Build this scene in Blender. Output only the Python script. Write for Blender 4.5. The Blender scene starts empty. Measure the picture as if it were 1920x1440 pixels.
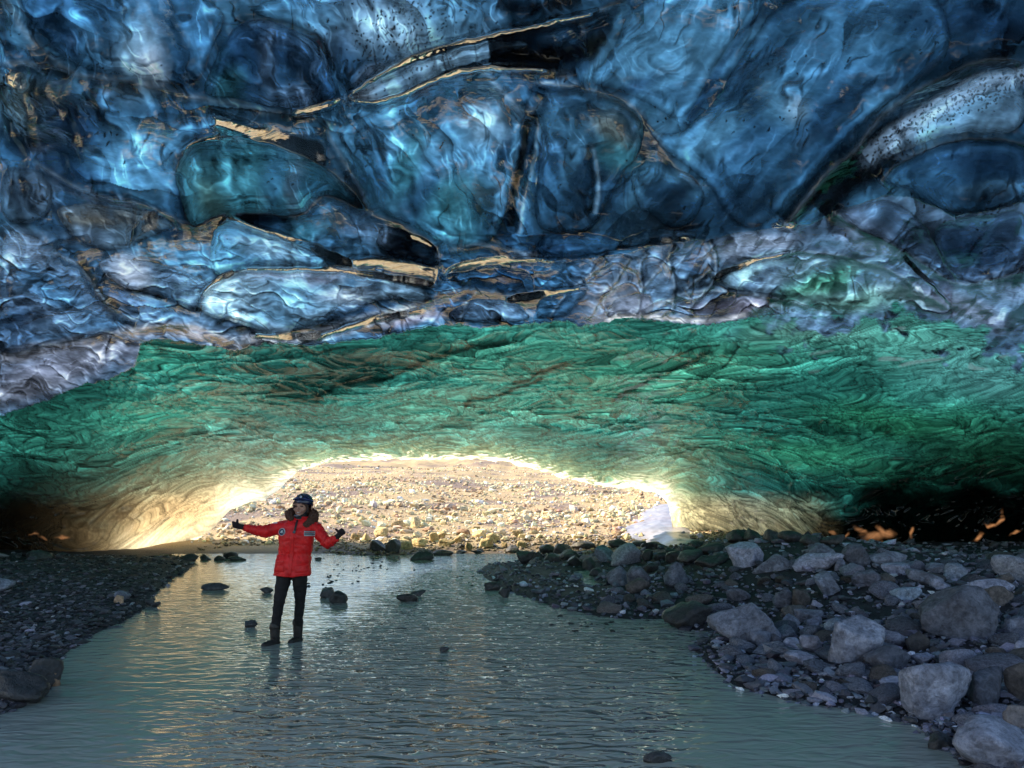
import bpy, bmesh, math, random
import numpy as np
from mathutils import Vector, Matrix
random.seed(7)
SC = bpy.context.scene
COL = SC.collection

# ------------------------------------------------------------------ camera
CAMH = 1.6
F = 1387.0          # focal length in photo pixels (1920 wide)
HROW = 935.0        # row of the horizon in the photo
cam_d = bpy.data.cameras.new('camera')
cam = bpy.data.objects.new('camera', cam_d)
COL.objects.link(cam)
cam.location = (0, 0, CAMH)
cam.rotation_euler = (math.radians(90), 0, 0)
cam_d.sensor_width = 36.0
cam_d.lens = F / 1920 * 36.0
cam_d.shift_y = (HROW - 720) / 1920
cam_d.clip_start = 0.05
cam_d.clip_end = 2000
SC.camera = cam

# ------------------------------------------------------------------ light
TO_SUN = Vector((-0.80, 0.22, 0.52)).normalized()
sun_el = math.asin(TO_SUN.z)
sun_az = math.atan2(TO_SUN.x, TO_SUN.y)
w = bpy.data.worlds.new('World')
SC.world = w
w.use_nodes = True
nt = w.node_tree
nt.nodes.clear()
sky = nt.nodes.new('ShaderNodeTexSky')
sky.sky_type = 'NISHITA'
sky.sun_disc = False
sky.sun_elevation = sun_el
sky.sun_rotation = sun_az
bg = nt.nodes.new('ShaderNodeBackground')
bg.inputs['Strength'].default_value = 0.13
wo = nt.nodes.new('ShaderNodeOutputWorld')
nt.links.new(sky.outputs[0], bg.inputs[0])
nt.links.new(bg.outputs[0], wo.inputs[0])
sd = bpy.data.lights.new('sun', 'SUN')
sun = bpy.data.objects.new('sun', sd)
COL.objects.link(sun)
sd.energy = 5.0
sd.angle = math.radians(0.5)
sd.color = (1.0, 0.83, 0.57)
sun.rotation_euler = TO_SUN.to_track_quat('Z', 'Y').to_euler()
SC.view_settings.view_transform = 'Standard'
SC.view_settings.look = 'None'
SC.view_settings.exposure = 1.3
SC.view_settings.gamma = 1.0
SC.cycles.use_denoising = True
SC.cycles.max_bounces = 8
SC.cycles.diffuse_bounces = 4
SC.cycles.glossy_bounces = 4
SC.cycles.transmission_bounces = 4
SC.cycles.sample_clamp_indirect = 4.0
SC.cycles.caustics_reflective = False
SC.cycles.caustics_refractive = False

# ------------------------------------------------------------------ numpy noise
def _hash(ix, iy, seed):
    h = (ix.astype(np.int64) * 374761393 + iy.astype(np.int64) * 668265263 + seed * 1274126177) & 0xffffffff
    h = ((h ^ (h >> 13)) * 1274126177) & 0xffffffff
    return (h ^ (h >> 16)) & 0xffffffff
def perlin(x, y, seed=0):
    x0 = np.floor(x); y0 = np.floor(y)
    fx = x - x0; fy = y - y0
    u = fx * fx * fx * (fx * (fx * 6 - 15) + 10); v = fy * fy * fy * (fy * (fy * 6 - 15) + 10)
    def g(ix, iy, dx, dy):
        a = _hash(ix, iy, seed) * (2 * math.pi / 4294967296.0)
        return np.cos(a) * dx + np.sin(a) * dy
    a = g(x0, y0, fx, fy); b = g(x0 + 1, y0, fx - 1, fy)
    c = g(x0, y0 + 1, fx, fy - 1); d = g(x0 + 1, y0 + 1, fx - 1, fy - 1)
    return ((a + (b - a) * u) * (1 - v) + (c + (d - c) * u) * v) * 1.5
def fbm(x, y, seed=0, octv=4, gain=0.5, lac=2.03):
    r = 0; a = 1.0; t = 0
    for i in range(octv):
        r = r + a * perlin(x, y, seed + i * 17); t += a
        x = x * lac + 13.7; y = y * lac - 7.3; a *= gain
    return r / t
def worley(x, y, seed=0):
    x0 = np.floor(x); y0 = np.floor(y)
    f1 = np.full(x.shape, 9.0); f2 = np.full(x.shape, 9.0); cid = np.zeros(x.shape)
    for i in (-1, 0, 1):
        for j in (-1, 0, 1):
            cx = x0 + i; cy = y0 + j
            px = cx + _hash(cx, cy, seed) / 4294967296.0
            py = cy + _hash(cx, cy, seed + 91) / 4294967296.0
            d = np.hypot(px - x, py - y)
            idv = _hash(cx, cy, seed + 57) / 4294967296.0
            near = d < f1
            f2 = np.where(near, f1, np.minimum(f2, d))
            cid = np.where(near, idv, cid)
            f1 = np.where(near, d, f1)
    return f1, f2, cid
def worley_v(x, y, seed=0):
    """also the offset from the cell centre"""
    x0 = np.floor(x); y0 = np.floor(y)
    f1 = np.full(x.shape, 9.0); f2 = np.full(x.shape, 9.0); cid = np.zeros(x.shape); vx = np.zeros(x.shape); vy = np.zeros(x.shape)
    for i in (-1, 0, 1):
        for j in (-1, 0, 1):
            cx = x0 + i; cy = y0 + j
            ex = x - cx - .15 - .7 * _hash(cx, cy, seed) / 4294967296.0
            ey = y - cy - .15 - .7 * _hash(cx, cy, seed + 91) / 4294967296.0
            d = np.hypot(ex, ey); near = d < f1
            f2 = np.where(near, f1, np.minimum(f2, d)); cid = np.where(near, _hash(cx, cy, seed + 57) / 4294967296.0, cid)
            vx = np.where(near, ex, vx); vy = np.where(near, ey, vy); f1 = np.where(near, d, f1)
    return f1, f2, cid, vx, vy
def sstep(a, b, x):
    t = np.clip((x - a) / (b - a), 0, 1)
    return t * t * (3 - 2 * t)
def seg_dist(px, py, pts):
    """distance to a polyline and signed side of the nearest segment"""
    best = np.full(px.shape, 1e9); side = np.zeros(px.shape); tt = np.zeros(px.shape)
    n = len(pts) - 1
    for i in range(n):
        (ax, ay), (bx, by) = pts[i], pts[i + 1]
        dx, dy = bx - ax, by - ay
        L = dx * dx + dy * dy + 1e-9
        t = np.clip(((px - ax) * dx + (py - ay) * dy) / L, 0, 1)
        qx = px - (ax + t * dx); qy = py - (ay + t * dy)
        d = np.hypot(qx, qy)
        m = d < best
        best = np.where(m, d, best)
        side = np.where(m, np.sign(dx * qy - dy * qx), side)
        tt = np.where(m, (i + t) / n, tt)
    return best, side, tt
def inside(px, py, poly):
    r = np.zeros(px.shape, bool)
    n = len(poly)
    for i in range(n):
        (x1, y1), (x2, y2) = poly[i], poly[(i + 1) % n]
        if y1 == y2: continue
        c = ((y1 > py) != (y2 > py)) & (px < (x2 - x1) * (py - y1) / (y2 - y1) + x1)
        r ^= c
    return r
def smooth_line(pts, k=2):
    """Chaikin corner cutting"""
    for _ in range(k):
        q = [pts[0]]
        for a, b in zip(pts[:-1], pts[1:]):
            q.append((a[0] * .75 + b[0] * .25, a[1] * .75 + b[1] * .25))
            q.append((a[0] * .25 + b[0] * .75, a[1] * .25 + b[1] * .75))
        q.append(pts[-1]); pts = q
    return pts
def smooth_poly(pts, k=2):
    for _ in range(k):
        q = []
        for i in range(len(pts)):
            a, b = pts[i], pts[(i + 1) % len(pts)]
            q.append((a[0] * .75 + b[0] * .25, a[1] * .75 + b[1] * .25))
            q.append((a[0] * .25 + b[0] * .75, a[1] * .25 + b[1] * .75))
        pts = q
    return pts

# ------------------------------------------------------------------ mesh helpers
def mesh_np(name, V, Fc, mat=None, parent=None, smooth=True):
    """V (n,3) array, Fc (m,k) int array with k = 3 or 4"""
    me = bpy.data.meshes.new(name)
    V = np.ascontiguousarray(V, dtype=np.float32); Fc = np.ascontiguousarray(Fc, dtype=np.int32)
    k = Fc.shape[1]; m = Fc.shape[0]
    me.vertices.add(len(V)); me.vertices.foreach_set('co', V.ravel())
    me.loops.add(m * k); me.loops.foreach_set('vertex_index', Fc.ravel())
    me.polygons.add(m)
    me.polygons.foreach_set('loop_start', np.arange(0, m * k, k, dtype=np.int32))
    me.polygons.foreach_set('loop_total', np.full(m, k, dtype=np.int32))
    me.polygons.foreach_set('use_smooth', np.full(m, smooth, dtype=bool))
    me.update(calc_edges=True)
    me.validate()
    o = bpy.data.objects.new(name, me)
    COL.objects.link(o)
    if mat: me.materials.append(mat)
    if parent: o.parent = parent
    return o
def vcol(me, name, arr):
    a = me.color_attributes.new(name, 'FLOAT_COLOR', 'POINT')
    c = np.ones((len(me.vertices), 4), dtype=np.float32); c[:, :arr.shape[1]] = arr
    a.data.foreach_set('color', c.ravel())
def tag(o, label=None, cat=None, group=None, kind=None):
    if label: o['label'] = label
    if cat: o['category'] = cat
    if group: o['group'] = group
    if kind: o['kind'] = kind
    return o
def empty(name, loc=(0, 0, 0), rz=0):
    o = bpy.data.objects.new(name, None); COL.objects.link(o)
    o.location = loc; o.rotation_euler = (0, 0, rz); o.empty_display_size = .1
    return o
def grid_faces(nr, nc):
    i = np.arange(nr * nc).reshape(nr, nc)
    return np.stack([i[:-1, :-1].ravel(), i[1:, :-1].ravel(), i[1:, 1:].ravel(), i[:-1, 1:].ravel()], 1)

# ------------------------------------------------------------------ materials
def newmat(name):
    m = bpy.data.materials.new(name); m.use_nodes = True
    nt = m.node_tree; nt.nodes.clear()
    out = nt.nodes.new('ShaderNodeOutputMaterial')
    return m, nt, out
def N(nt, typ, **kw):
    n = nt.nodes.new(typ)
    for k, v in kw.items():
        if k.startswith('i_'):
            n.inputs[k[2:].replace('_', ' ')].default_value = v
        else:
            setattr(n, k, v)
    return n
def L(nt, a, b): nt.links.new(a, b)

def mat_ice():
    m, nt, out = newmat('glacier_ice')
    at = N(nt, 'ShaderNodeAttribute', attribute_name='ice')
    br = N(nt, 'ShaderNodeAttribute', attribute_name='broad')
    g = N(nt, 'ShaderNodeNewGeometry')
    n1 = N(nt, 'ShaderNodeTexNoise', i_Scale=14.0, i_Detail=3.0, i_Roughness=.5)
    L(nt, g.outputs['Position'], n1.inputs['Vector'])
    n2 = N(nt, 'ShaderNodeTexNoise', i_Scale=3.5, i_Detail=3.0, i_Distortion=1.5)
    L(nt, g.outputs['Position'], n2.inputs['Vector'])
    bp = N(nt, 'ShaderNodeBump', i_Strength=.05, i_Distance=.02)
    L(nt, n1.outputs[0], bp.inputs['Height'])
    bp2 = N(nt, 'ShaderNodeBump', i_Strength=.12, i_Distance=.08)
    L(nt, n2.outputs[0], bp2.inputs['Height']); L(nt, bp.outputs[0], bp2.inputs['Normal'])
    df = N(nt, 'ShaderNodeBsdfDiffuse'); tr = N(nt, 'ShaderNodeBsdfTranslucent')
    mp = N(nt, 'ShaderNodeMapRange'); mp.inputs['From Min'].default_value = .3; mp.inputs['From Max'].default_value = .7
    mp.inputs['To Min'].default_value = .85; mp.inputs['To Max'].default_value = 1.12
    L(nt, n1.outputs[0], mp.inputs['Value'])
    mx = N(nt, 'ShaderNodeVectorMath', operation='SCALE')
    L(nt, at.outputs['Color'], mx.inputs[0]); L(nt, mp.outputs[0], mx.inputs['Scale'])
    sc = N(nt, 'ShaderNodeVectorMath', operation='SCALE'); sc.inputs['Scale'].default_value = .35
    L(nt, mx.outputs[0], sc.inputs[0])
    L(nt, sc.outputs[0], df.inputs[0]); L(nt, mx.outputs[0], tr.inputs[0])
    # light inside the ice is scattered, so what shines through follows the broad shape of the vault
    nm = N(nt, 'ShaderNodeVectorMath', operation='SCALE'); nm.inputs['Scale'].default_value = 3.0; L(nt, br.outputs['Vector'], nm.inputs[0])
    na = N(nt, 'ShaderNodeVectorMath', operation='ADD'); L(nt, nm.outputs[0], na.inputs[0]); L(nt, g.outputs['Normal'], na.inputs[1])
    nn = N(nt, 'ShaderNodeVectorMath', operation='NORMALIZE'); L(nt, na.outputs[0], nn.inputs[0])
    L(nt, nn.outputs[0], df.inputs['Normal']); L(nt, nn.outputs[0], tr.inputs['Normal'])
    ad = N(nt, 'ShaderNodeAddShader'); L(nt, df.outputs[0], ad.inputs[0]); L(nt, tr.outputs[0], ad.inputs[1])
    gl = N(nt, 'ShaderNodeBsdfGlossy', i_Roughness=.075); L(nt, bp2.outputs[0], gl.inputs['Normal'])
    fr = N(nt, 'ShaderNodeFresnel', i_IOR=1.75); L(nt, bp2.outputs[0], fr.inputs['Normal'])
    # alpha of the attribute: how much the ice mirrors (.5 = plain surface, 1 = total reflection inside a clear edge)
    f1 = N(nt, 'ShaderNodeMath', operation='MULTIPLY', use_clamp=True); L(nt, at.outputs['Alpha'], f1.inputs[0]); f1.inputs[1].default_value = 2.0
    f2 = N(nt, 'ShaderNodeMath', operation='MULTIPLY'); L(nt, f1.outputs[0], f2.inputs[0]); L(nt, fr.outputs[0], f2.inputs[1])
    f3 = N(nt, 'ShaderNodeMath', operation='SUBTRACT', use_clamp=True); L(nt, at.outputs['Alpha'], f3.inputs[0]); f3.inputs[1].default_value = .5
    f4 = N(nt, 'ShaderNodeMath', operation='MULTIPLY_ADD', use_clamp=True); L(nt, f3.outputs[0], f4.inputs[0]); f4.inputs[1].default_value = 1.7; L(nt, f2.outputs[0], f4.inputs[2])
    ms = N(nt, 'ShaderNodeMixShader')
    L(nt, f4.outputs[0], ms.inputs[0]); L(nt, ad.outputs[0], ms.inputs[1]); L(nt, gl.outputs[0], ms.inputs[2])
    L(nt, ms.outputs[0], out.inputs[0])
    return m

def mat_glacier_top_diffuser():
    m, nt, out = newmat('diffusing_glacier_ice')  # for the added sheet that spreads sunlight over the vault
    tr = N(nt, 'ShaderNodeBsdfTranslucent'); tr.inputs[0].default_value = (.92, .94, .96, 1)
    df = N(nt, 'ShaderNodeBsdfDiffuse'); df.inputs[0].default_value = (.05, .05, .05, 1)
    ad = N(nt, 'ShaderNodeAddShader'); L(nt, df.outputs[0], ad.inputs[0]); L(nt, tr.outputs[0], ad.inputs[1])
    L(nt, ad.outputs[0], out.inputs[0])
    return m

def mat_water():
    m, nt, out = newmat('milky_melt_water')
    g = N(nt, 'ShaderNodeNewGeometry')
    mp = N(nt, 'ShaderNodeMapping'); mp.inputs['Scale'].default_value = (3.4, 8.0, 1); mp.inputs['Rotation'].default_value = (0, 0, .12)
    L(nt, g.outputs['Position'], mp.inputs['Vector'])
    n1 = N(nt, 'ShaderNodeTexNoise', i_Scale=1.0, i_Detail=2.0, i_Roughness=.45, i_Distortion=.9)
    L(nt, mp.outputs[0], n1.inputs['Vector'])
    n2 = N(nt, 'ShaderNodeTexNoise', i_Scale=.45, i_Detail=2.0)
    L(nt, g.outputs['Position'], n2.inputs['Vector'])
    # calm strips along both banks
    sx = N(nt, 'ShaderNodeSeparateXYZ'); L(nt, g.outputs['Position'], sx.inputs[0])
    ad = N(nt, 'ShaderNodeMath', operation='ADD'); L(nt, sx.outputs[0], ad.inputs[0])
    sc = N(nt, 'ShaderNodeMath', operation='MULTIPLY_ADD'); L(nt, n2.outputs[0], sc.inputs[0]); sc.inputs[1].default_value = 1.6; sc.inputs[2].default_value = -.8
    L(nt, sc.outputs[0], ad.inputs[1])
    a = N(nt, 'ShaderNodeMapRange', interpolation_type='SMOOTHSTEP'); L(nt, ad.outputs[0], a.inputs['Value'])
    a.inputs['From Min'].default_value = -2.6; a.inputs['From Max'].default_value = -.9; a.inputs['To Min'].default_value = .12; a.inputs['To Max'].default_value = 1
    # right calm: x - .25*y > 0
    r = N(nt, 'ShaderNodeMath', operation='MULTIPLY_ADD'); L(nt, sx.outputs[1], r.inputs[0]); r.inputs[1].default_value = -.30; L(nt, ad.outputs[0], r.inputs[2])
    b = N(nt, 'ShaderNodeMapRange', interpolation_type='SMOOTHSTEP'); L(nt, r.outputs[0], b.inputs['Value'])
    b.inputs['From Min'].default_value = -1.2; b.inputs['From Max'].default_value = -.2; b.inputs['To Min'].default_value = 1; b.inputs['To Max'].default_value = .15
    mu = N(nt, 'ShaderNodeMath', operation='MULTIPLY'); L(nt, a.outputs[0], mu.inputs[0]); L(nt, b.outputs[0], mu.inputs[1])
    yy = N(nt, 'ShaderNodeMapRange'); L(nt, sx.outputs[1], yy.inputs['Value']); yy.inputs['From Min'].default_value = 4; yy.inputs['From Max'].default_value = 17; yy.inputs['To Min'].default_value = 1; yy.inputs['To Max'].default_value = .5
    m2 = N(nt, 'ShaderNodeMath', operation='MULTIPLY'); L(nt, mu.outputs[0], m2.inputs[0]); L(nt, yy.outputs[0], m2.inputs[1])
    bp = N(nt, 'ShaderNodeBump', i_Distance=.20); L(nt, n1.outputs[0], bp.inputs['Height']); L(nt, m2.outputs[0], bp.inputs['Strength'])
    df = N(nt, 'ShaderNodeBsdfDiffuse'); df.inputs[0].default_value = (.33, .34, .29, 1)
    L(nt, bp.outputs[0], df.inputs['Normal'])
    gl = N(nt, 'ShaderNodeBsdfGlossy', i_Roughness=.04); L(nt, bp.outputs[0], gl.inputs['Normal'])
    fr = N(nt, 'ShaderNodeFresnel', i_IOR=1.48); L(nt, bp.outputs[0], fr.inputs['Normal'])
    ms = N(nt, 'ShaderNodeMixShader')
    L(nt, fr.outputs[0], ms.inputs[0]); L(nt, df.outputs[0], ms.inputs[1]); L(nt, gl.outputs[0], ms.inputs[2])
    L(nt, ms.outputs[0], out.inputs[0])
    return m

def mat_rock(name, c1, c2, scale=6, rough=.8, bump=.5, dist=.03, rand=True, spec=.3, speck=0):
    m, nt, out = newmat(name)
    tc = N(nt, 'ShaderNodeTexCoord')
    src = tc.outputs['Object']
    n1 = N(nt, 'ShaderNodeTexNoise', i_Scale=scale, i_Detail=8.0, i_Roughness=.62); L(nt, src, n1.inputs['Vector'])
    n2 = N(nt, 'ShaderNodeTexNoise', i_Scale=scale * 7, i_Detail=3.0); L(nt, src, n2.inputs['Vector'])
    cr = N(nt, 'ShaderNodeValToRGB')
    cr.color_ramp.elements[0].color = (*c1, 1); cr.color_ramp.elements[0].position = .32
    cr.color_ramp.elements[1].color = (*c2, 1); cr.color_ramp.elements[1].position = .68
    L(nt, n1.outputs[0], cr.inputs[0])
    bs = N(nt, 'ShaderNodeBsdfPrincipled', i_Roughness=rough)
    bs.inputs['Specular IOR Level'].default_value = spec
    n3 = N(nt, 'ShaderNodeTexNoise', i_Scale=scale * 3.2, i_Detail=6.0, i_Roughness=.7, i_Distortion=.4); L(nt, src, n3.inputs['Vector'])
    m3 = N(nt, 'ShaderNodeMapRange'); m3.inputs['From Min'].default_value = .32; m3.inputs['From Max'].default_value = .68; m3.inputs['To Min'].default_value = .50; m3.inputs['To Max'].default_value = 1.55
    L(nt, n3.outputs[0], m3.inputs['Value'])
    v3 = N(nt, 'ShaderNodeVectorMath', operation='SCALE'); L(nt, cr.outputs[0], v3.inputs[0]); L(nt, m3.outputs[0], v3.inputs['Scale'])
    col = v3.outputs[0]
    if rand:
        oi = N(nt, 'ShaderNodeObjectInfo')
        mr = N(nt, 'ShaderNodeMapRange'); mr.inputs['To Min'].default_value = .6; mr.inputs['To Max'].default_value = 1.5
        L(nt, oi.outputs['Random'], mr.inputs['Value'])
        vs = N(nt, 'ShaderNodeVectorMath', operation='SCALE'); L(nt, col, vs.inputs[0]); L(nt, mr.outputs[0], vs.inputs['Scale'])
        col = vs.outputs[0]
    if speck:
        vo = N(nt, 'ShaderNodeTexVoronoi', i_Scale=38.0); L(nt, src, vo.inputs['Vector'])
        lt = N(nt, 'ShaderNodeMath', operation='LESS_THAN'); lt.inputs[1].default_value = .16; L(nt, vo.outputs['Distance'], lt.inputs[0])
        mm = N(nt, 'ShaderNodeMix', data_type='RGBA'); L(nt, lt.outputs[0], mm.inputs['Factor'])
        L(nt, col, mm.inputs['A']); mm.inputs['B'].default_value = (.6, .6, .62, 1)
        col = mm.outputs['Result']
    L(nt, col, bs.inputs['Base Color'])
    b1 = N(nt, 'ShaderNodeBump', i_Strength=1.0, i_Distance=dist); L(nt, n1.outputs[0], b1.inputs['Height'])
    b2 = N(nt, 'ShaderNodeBump', i_Strength=bump, i_Distance=dist * .6); L(nt, n3.outputs[0], b2.inputs['Height']); L(nt, b1.outputs[0], b2.inputs['Normal'])
    L(nt, b2.outputs[0], bs.inputs['Normal'])
    L(nt, bs.outputs[0], out.inputs[0])
    return m

def mat_attr(name, attr='tone', rough=.85, bump=.4, scale=30, dist=.02, spec=.3):
    """colour read from a per-vertex attribute (stones of different colours), object-space bump"""
    m, nt, out = newmat(name)
    at = N(nt, 'ShaderNodeAttribute', attribute_name=attr)
    g = N(nt, 'ShaderNodeNewGeometry')
    n1 = N(nt, 'ShaderNodeTexNoise', i_Scale=scale, i_Detail=5.0, i_Roughness=.65); L(nt, g.outputs['Position'], n1.inputs['Vector'])
    mr = N(nt, 'ShaderNodeMapRange'); mr.inputs['From Min'].default_value = .3; mr.inputs['From Max'].default_value = .7
    mr.inputs['To Min'].default_value = .6; mr.inputs['To Max'].default_value = 1.35
    L(nt, n1.outputs[0], mr.inputs['Value'])
    vs = N(nt, 'ShaderNodeVectorMath', operation='SCALE'); L(nt, at.outputs['Color'], vs.inputs[0]); L(nt, mr.outputs[0], vs.inputs['Scale'])
    bs = N(nt, 'ShaderNodeBsdfPrincipled', i_Roughness=rough); bs.inputs['Specular IOR Level'].default_value = spec
    L(nt, vs.outputs[0], bs.inputs['Base Color'])
    b1 = N(nt, 'ShaderNodeBump', i_Strength=bump, i_Distance=dist); L(nt, n1.outputs[0], b1.inputs['Height'])
    L(nt, b1.outputs[0], bs.inputs['Normal'])
    L(nt, bs.outputs[0], out.inputs[0])
    return m

# ------------------------------------------------------------------ the ice vault
# Outlines are written as bearings seen from the photographer (column, row); every one gets its own distance.
ARCH = [(-4000,1075),(150,1075),(225,1050),(262,1043),(300,1030),(345,1018),(380,1006),(400,990),(409,979),(433,957),(461,943),(500,937),(519,921),(543,897),
        (572,878),(610,868),(667,864),(740,862),(811,862),(870,861),(931,863),(983,874),(1050,894),(1127,911),(1204,917),(1237,927),
        (1253,945),(1258,965),(1260,985),(1263,1010),(1275,1040),(1290,1075),(6000,1075)]
GREEN_TOP = [(-4000,800),(0,778),(60,760),(100,745),(150,722),(190,715),(225,700),(252,688),(258,665),(264,643),(290,635),(340,640),(400,650),(440,658),
        (490,645),(530,643),(590,648),(640,640),(700,635),(740,625),(800,612),(860,608),(900,615),(960,610),(1010,605),(1060,600),
        (1090,612),(1130,605),(1170,595),(1210,598),(1260,605),(1330,610),(1380,600),(1450,590),(1530,583),(1600,578),(1650,570),
        (1720,580),(1800,600),(1860,620),(1920,640),(2100,700),(6000,760)]
UPPER_EDGE = [(700,610),(820,545),(870,505),(940,490),(1060,492),(1140,482),(1180,475),(1250,456),(1340,447),(1380,437),(1430,430),(1480,424),
        (1520,420),(1570,395),(1620,380),(1660,366),(1700,367),(1740,382),(1790,405),(1850,396),(1920,378),(2200,340),(6000,300)]
DB = (.005,.030,.078); MB = (.022,.105,.22); LB = (.065,.24,.44); PB = (.20,.38,.58); WL = (.30,.38,.52)
BK = (.0015,.003,.006); TL = (.025,.15,.22); SL = (.007,.030,.062); OL = (.03,.045,.045); GY = (.06,.115,.20)
# hollows: outline, depth, width of the flank, colour of the ice in it
PODS = [
 ([(378,178),(400,120),(425,70),(450,42),(490,34),(530,48),(560,60),(590,75),(610,105),(625,150),(633,182),(590,198),(540,205),(480,195),(420,182)], .10, 22, (DB,.8)),
 ([(357,425),(340,380),(327,330),(335,300),(360,270),(400,258),(460,258),(520,270),(570,290),(620,320),(660,355),(690,400),(640,375),(612,362),(590,375),(570,400),(520,405),(490,400),(430,398),(400,405),(370,425)], .12, 24, (TL,.75)),
 ([(650,185),(700,160),(760,128),(820,102),(900,85),(950,73),(1005,82),(940,104),(880,118),(830,132),(770,165),(700,190)], .05, 14, (PB,.5)),
 ([(1182,330),(1190,312),(1220,303),(1260,310),(1300,330),(1320,355),(1318,390),(1290,425),(1250,430),(1225,400),(1203,398),(1190,370)], .06, 12, (DB,.5)),
 ([(1000,200),(1030,175),(1090,165),(1150,180),(1195,210),(1210,250),(1195,300),(1160,330),(1130,400),(1100,440),(1040,440),(1000,420),(1010,330),(1020,260)], .07, 26, (SL,.7)),
 ([(1650,345),(1680,310),(1740,280),(1800,262),(1860,262),(1930,275),(1930,378),(1850,395),(1790,403),(1740,378),(1700,350)], .09, 20, (DB,.6)),
 ([(100,390),(150,380),(250,388),(300,403),(335,425),(290,440),(235,468),(180,470),(130,440)], .06, 18, ((.05,.075,.095),.7)),
 ([(715,422),(760,430),(800,452),(822,470),(826,505),(780,492),(740,483),(700,455)], .07, 10, (BK,.9)),
 ([(430,415),(500,440),(560,460),(610,480),(650,495),(600,500),(520,498),(450,503),(400,520),(390,480),(400,430)], .06, 16, (LB,.6)),
 ([(375,560),(400,527),(450,507),(530,503),(610,506),(670,508),(740,518),(790,538),(812,558),(780,562),(730,557),(690,572),(640,592),(590,612),(520,627),(480,617),(430,602),(380,590)], .07, 18, (PB,.55)),
 ([(585,607),(610,587),(640,567),(675,560),(710,577),(720,590),(680,602),(620,610)], .05, 8, (DB,.8)),
 ([(180,487),(230,482),(290,492),(340,507),(380,522),(398,530),(370,560),(372,590),(330,570),(290,545),(240,545),(200,520)], .05, 14, (GY,.6)),
 ([(150,145),(250,157),(370,187),(480,205),(560,215),(612,228),(610,250),(560,262),(470,245),(380,248),(330,272),(310,310),(250,330),(150,300),(60,260),(0,220),(0,122),(90,128)], -.05, 40, None),
 ([(690,215),(760,185),(840,140),(900,128),(960,130),(1000,150),(990,200),(960,300),(950,420),(900,470),(840,460),(770,420),(705,395),(690,330),(640,270),(630,235)], .06, 34, None),
 ([(1180,20),(1250,-20),(1420,-20),(1390,50),(1340,120),(1310,190),(1275,230),(1230,200),(1150,165),(1100,155),(1145,100),(1165,55)], .06, 40, (LB,.35)),
 ([(1200,215),(1240,260),(1290,240),(1340,190),(1400,90),(1460,0),(1600,-20),(1760,-20),(1790,90),(1740,140),(1640,210),(1560,290),(1490,370),(1440,420),(1380,430),(1330,345),(1280,305),(1230,270)], .08, 60, None),
 ([(1000,455),(1060,430),(1130,440),(1180,455),(1140,475),(1060,485),(1010,478)], .04, 12, (DB,.5)),
 ([(1145,470),(1180,440),(1230,428),(1290,432),(1320,445),(1240,455)], .05, 9, (SL,.7)),
 ([(1345,525),(1375,503),(1430,485),(1500,475),(1560,480),(1620,495),(1680,515),(1650,560),(1560,570),(1460,552),(1380,545)], .05, 16, None),
 ([(1565,397),(1600,422),(1660,452),(1720,488),(1770,520),(1800,535),(1760,480),(1740,430),(1700,390),(1660,372),(1620,385)], .06, 14, (DB,.4)),
 ([(1745,430),(1790,410),(1860,402),(1930,390),(1930,500),(1850,528),(1800,530),(1765,480)], .05, 16, (DB,.6)),
 ([(1130,600),(1150,560),(1200,545),(1230,565),(1215,592),(1170,592)], .04, 10, ((.16,.19,.27),.7)),
 ([(1000,598),(1010,560),(1060,535),(1110,540),(1080,575),(1055,597)], .05, 10, (MB,.5)),
 ([(835,600),(850,575),(890,560),(950,560),(985,580),(1000,600),(900,606)], .05, 10, (GY,.6)),
 ([(0,640),(60,600),(130,585),(200,580),(260,600),(180,630),(90,648),(0,668)], .05, 16, (MB,.5)),
 ([(0,430),(60,440),(110,470),(160,500),(190,560),(120,580),(40,590),(0,600)], .05, 20, (GY,.5)),
 ([(0,310),(70,315),(100,350),(95,400),(60,420),(0,415)], .04, 14, ((.04,.08,.13),.7)),
 ([(1910,120),(1850,135),(1780,175),(1700,235),(1640,290),(1655,300),(1720,270),(1800,245),(1930,255)], .06, 18, (PB,.35)),
 ([(20,-20),(140,-20),(330,-20),(430,20),(400,80),(375,165),(260,145),(150,132),(80,70)], .06, 40, None),
 ([(450,20),(560,-20),(900,-20),(915,60),(840,85),(740,115),(670,155),(640,175),(625,110),(600,70),(540,40)], .06, 30, None),
]
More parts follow.
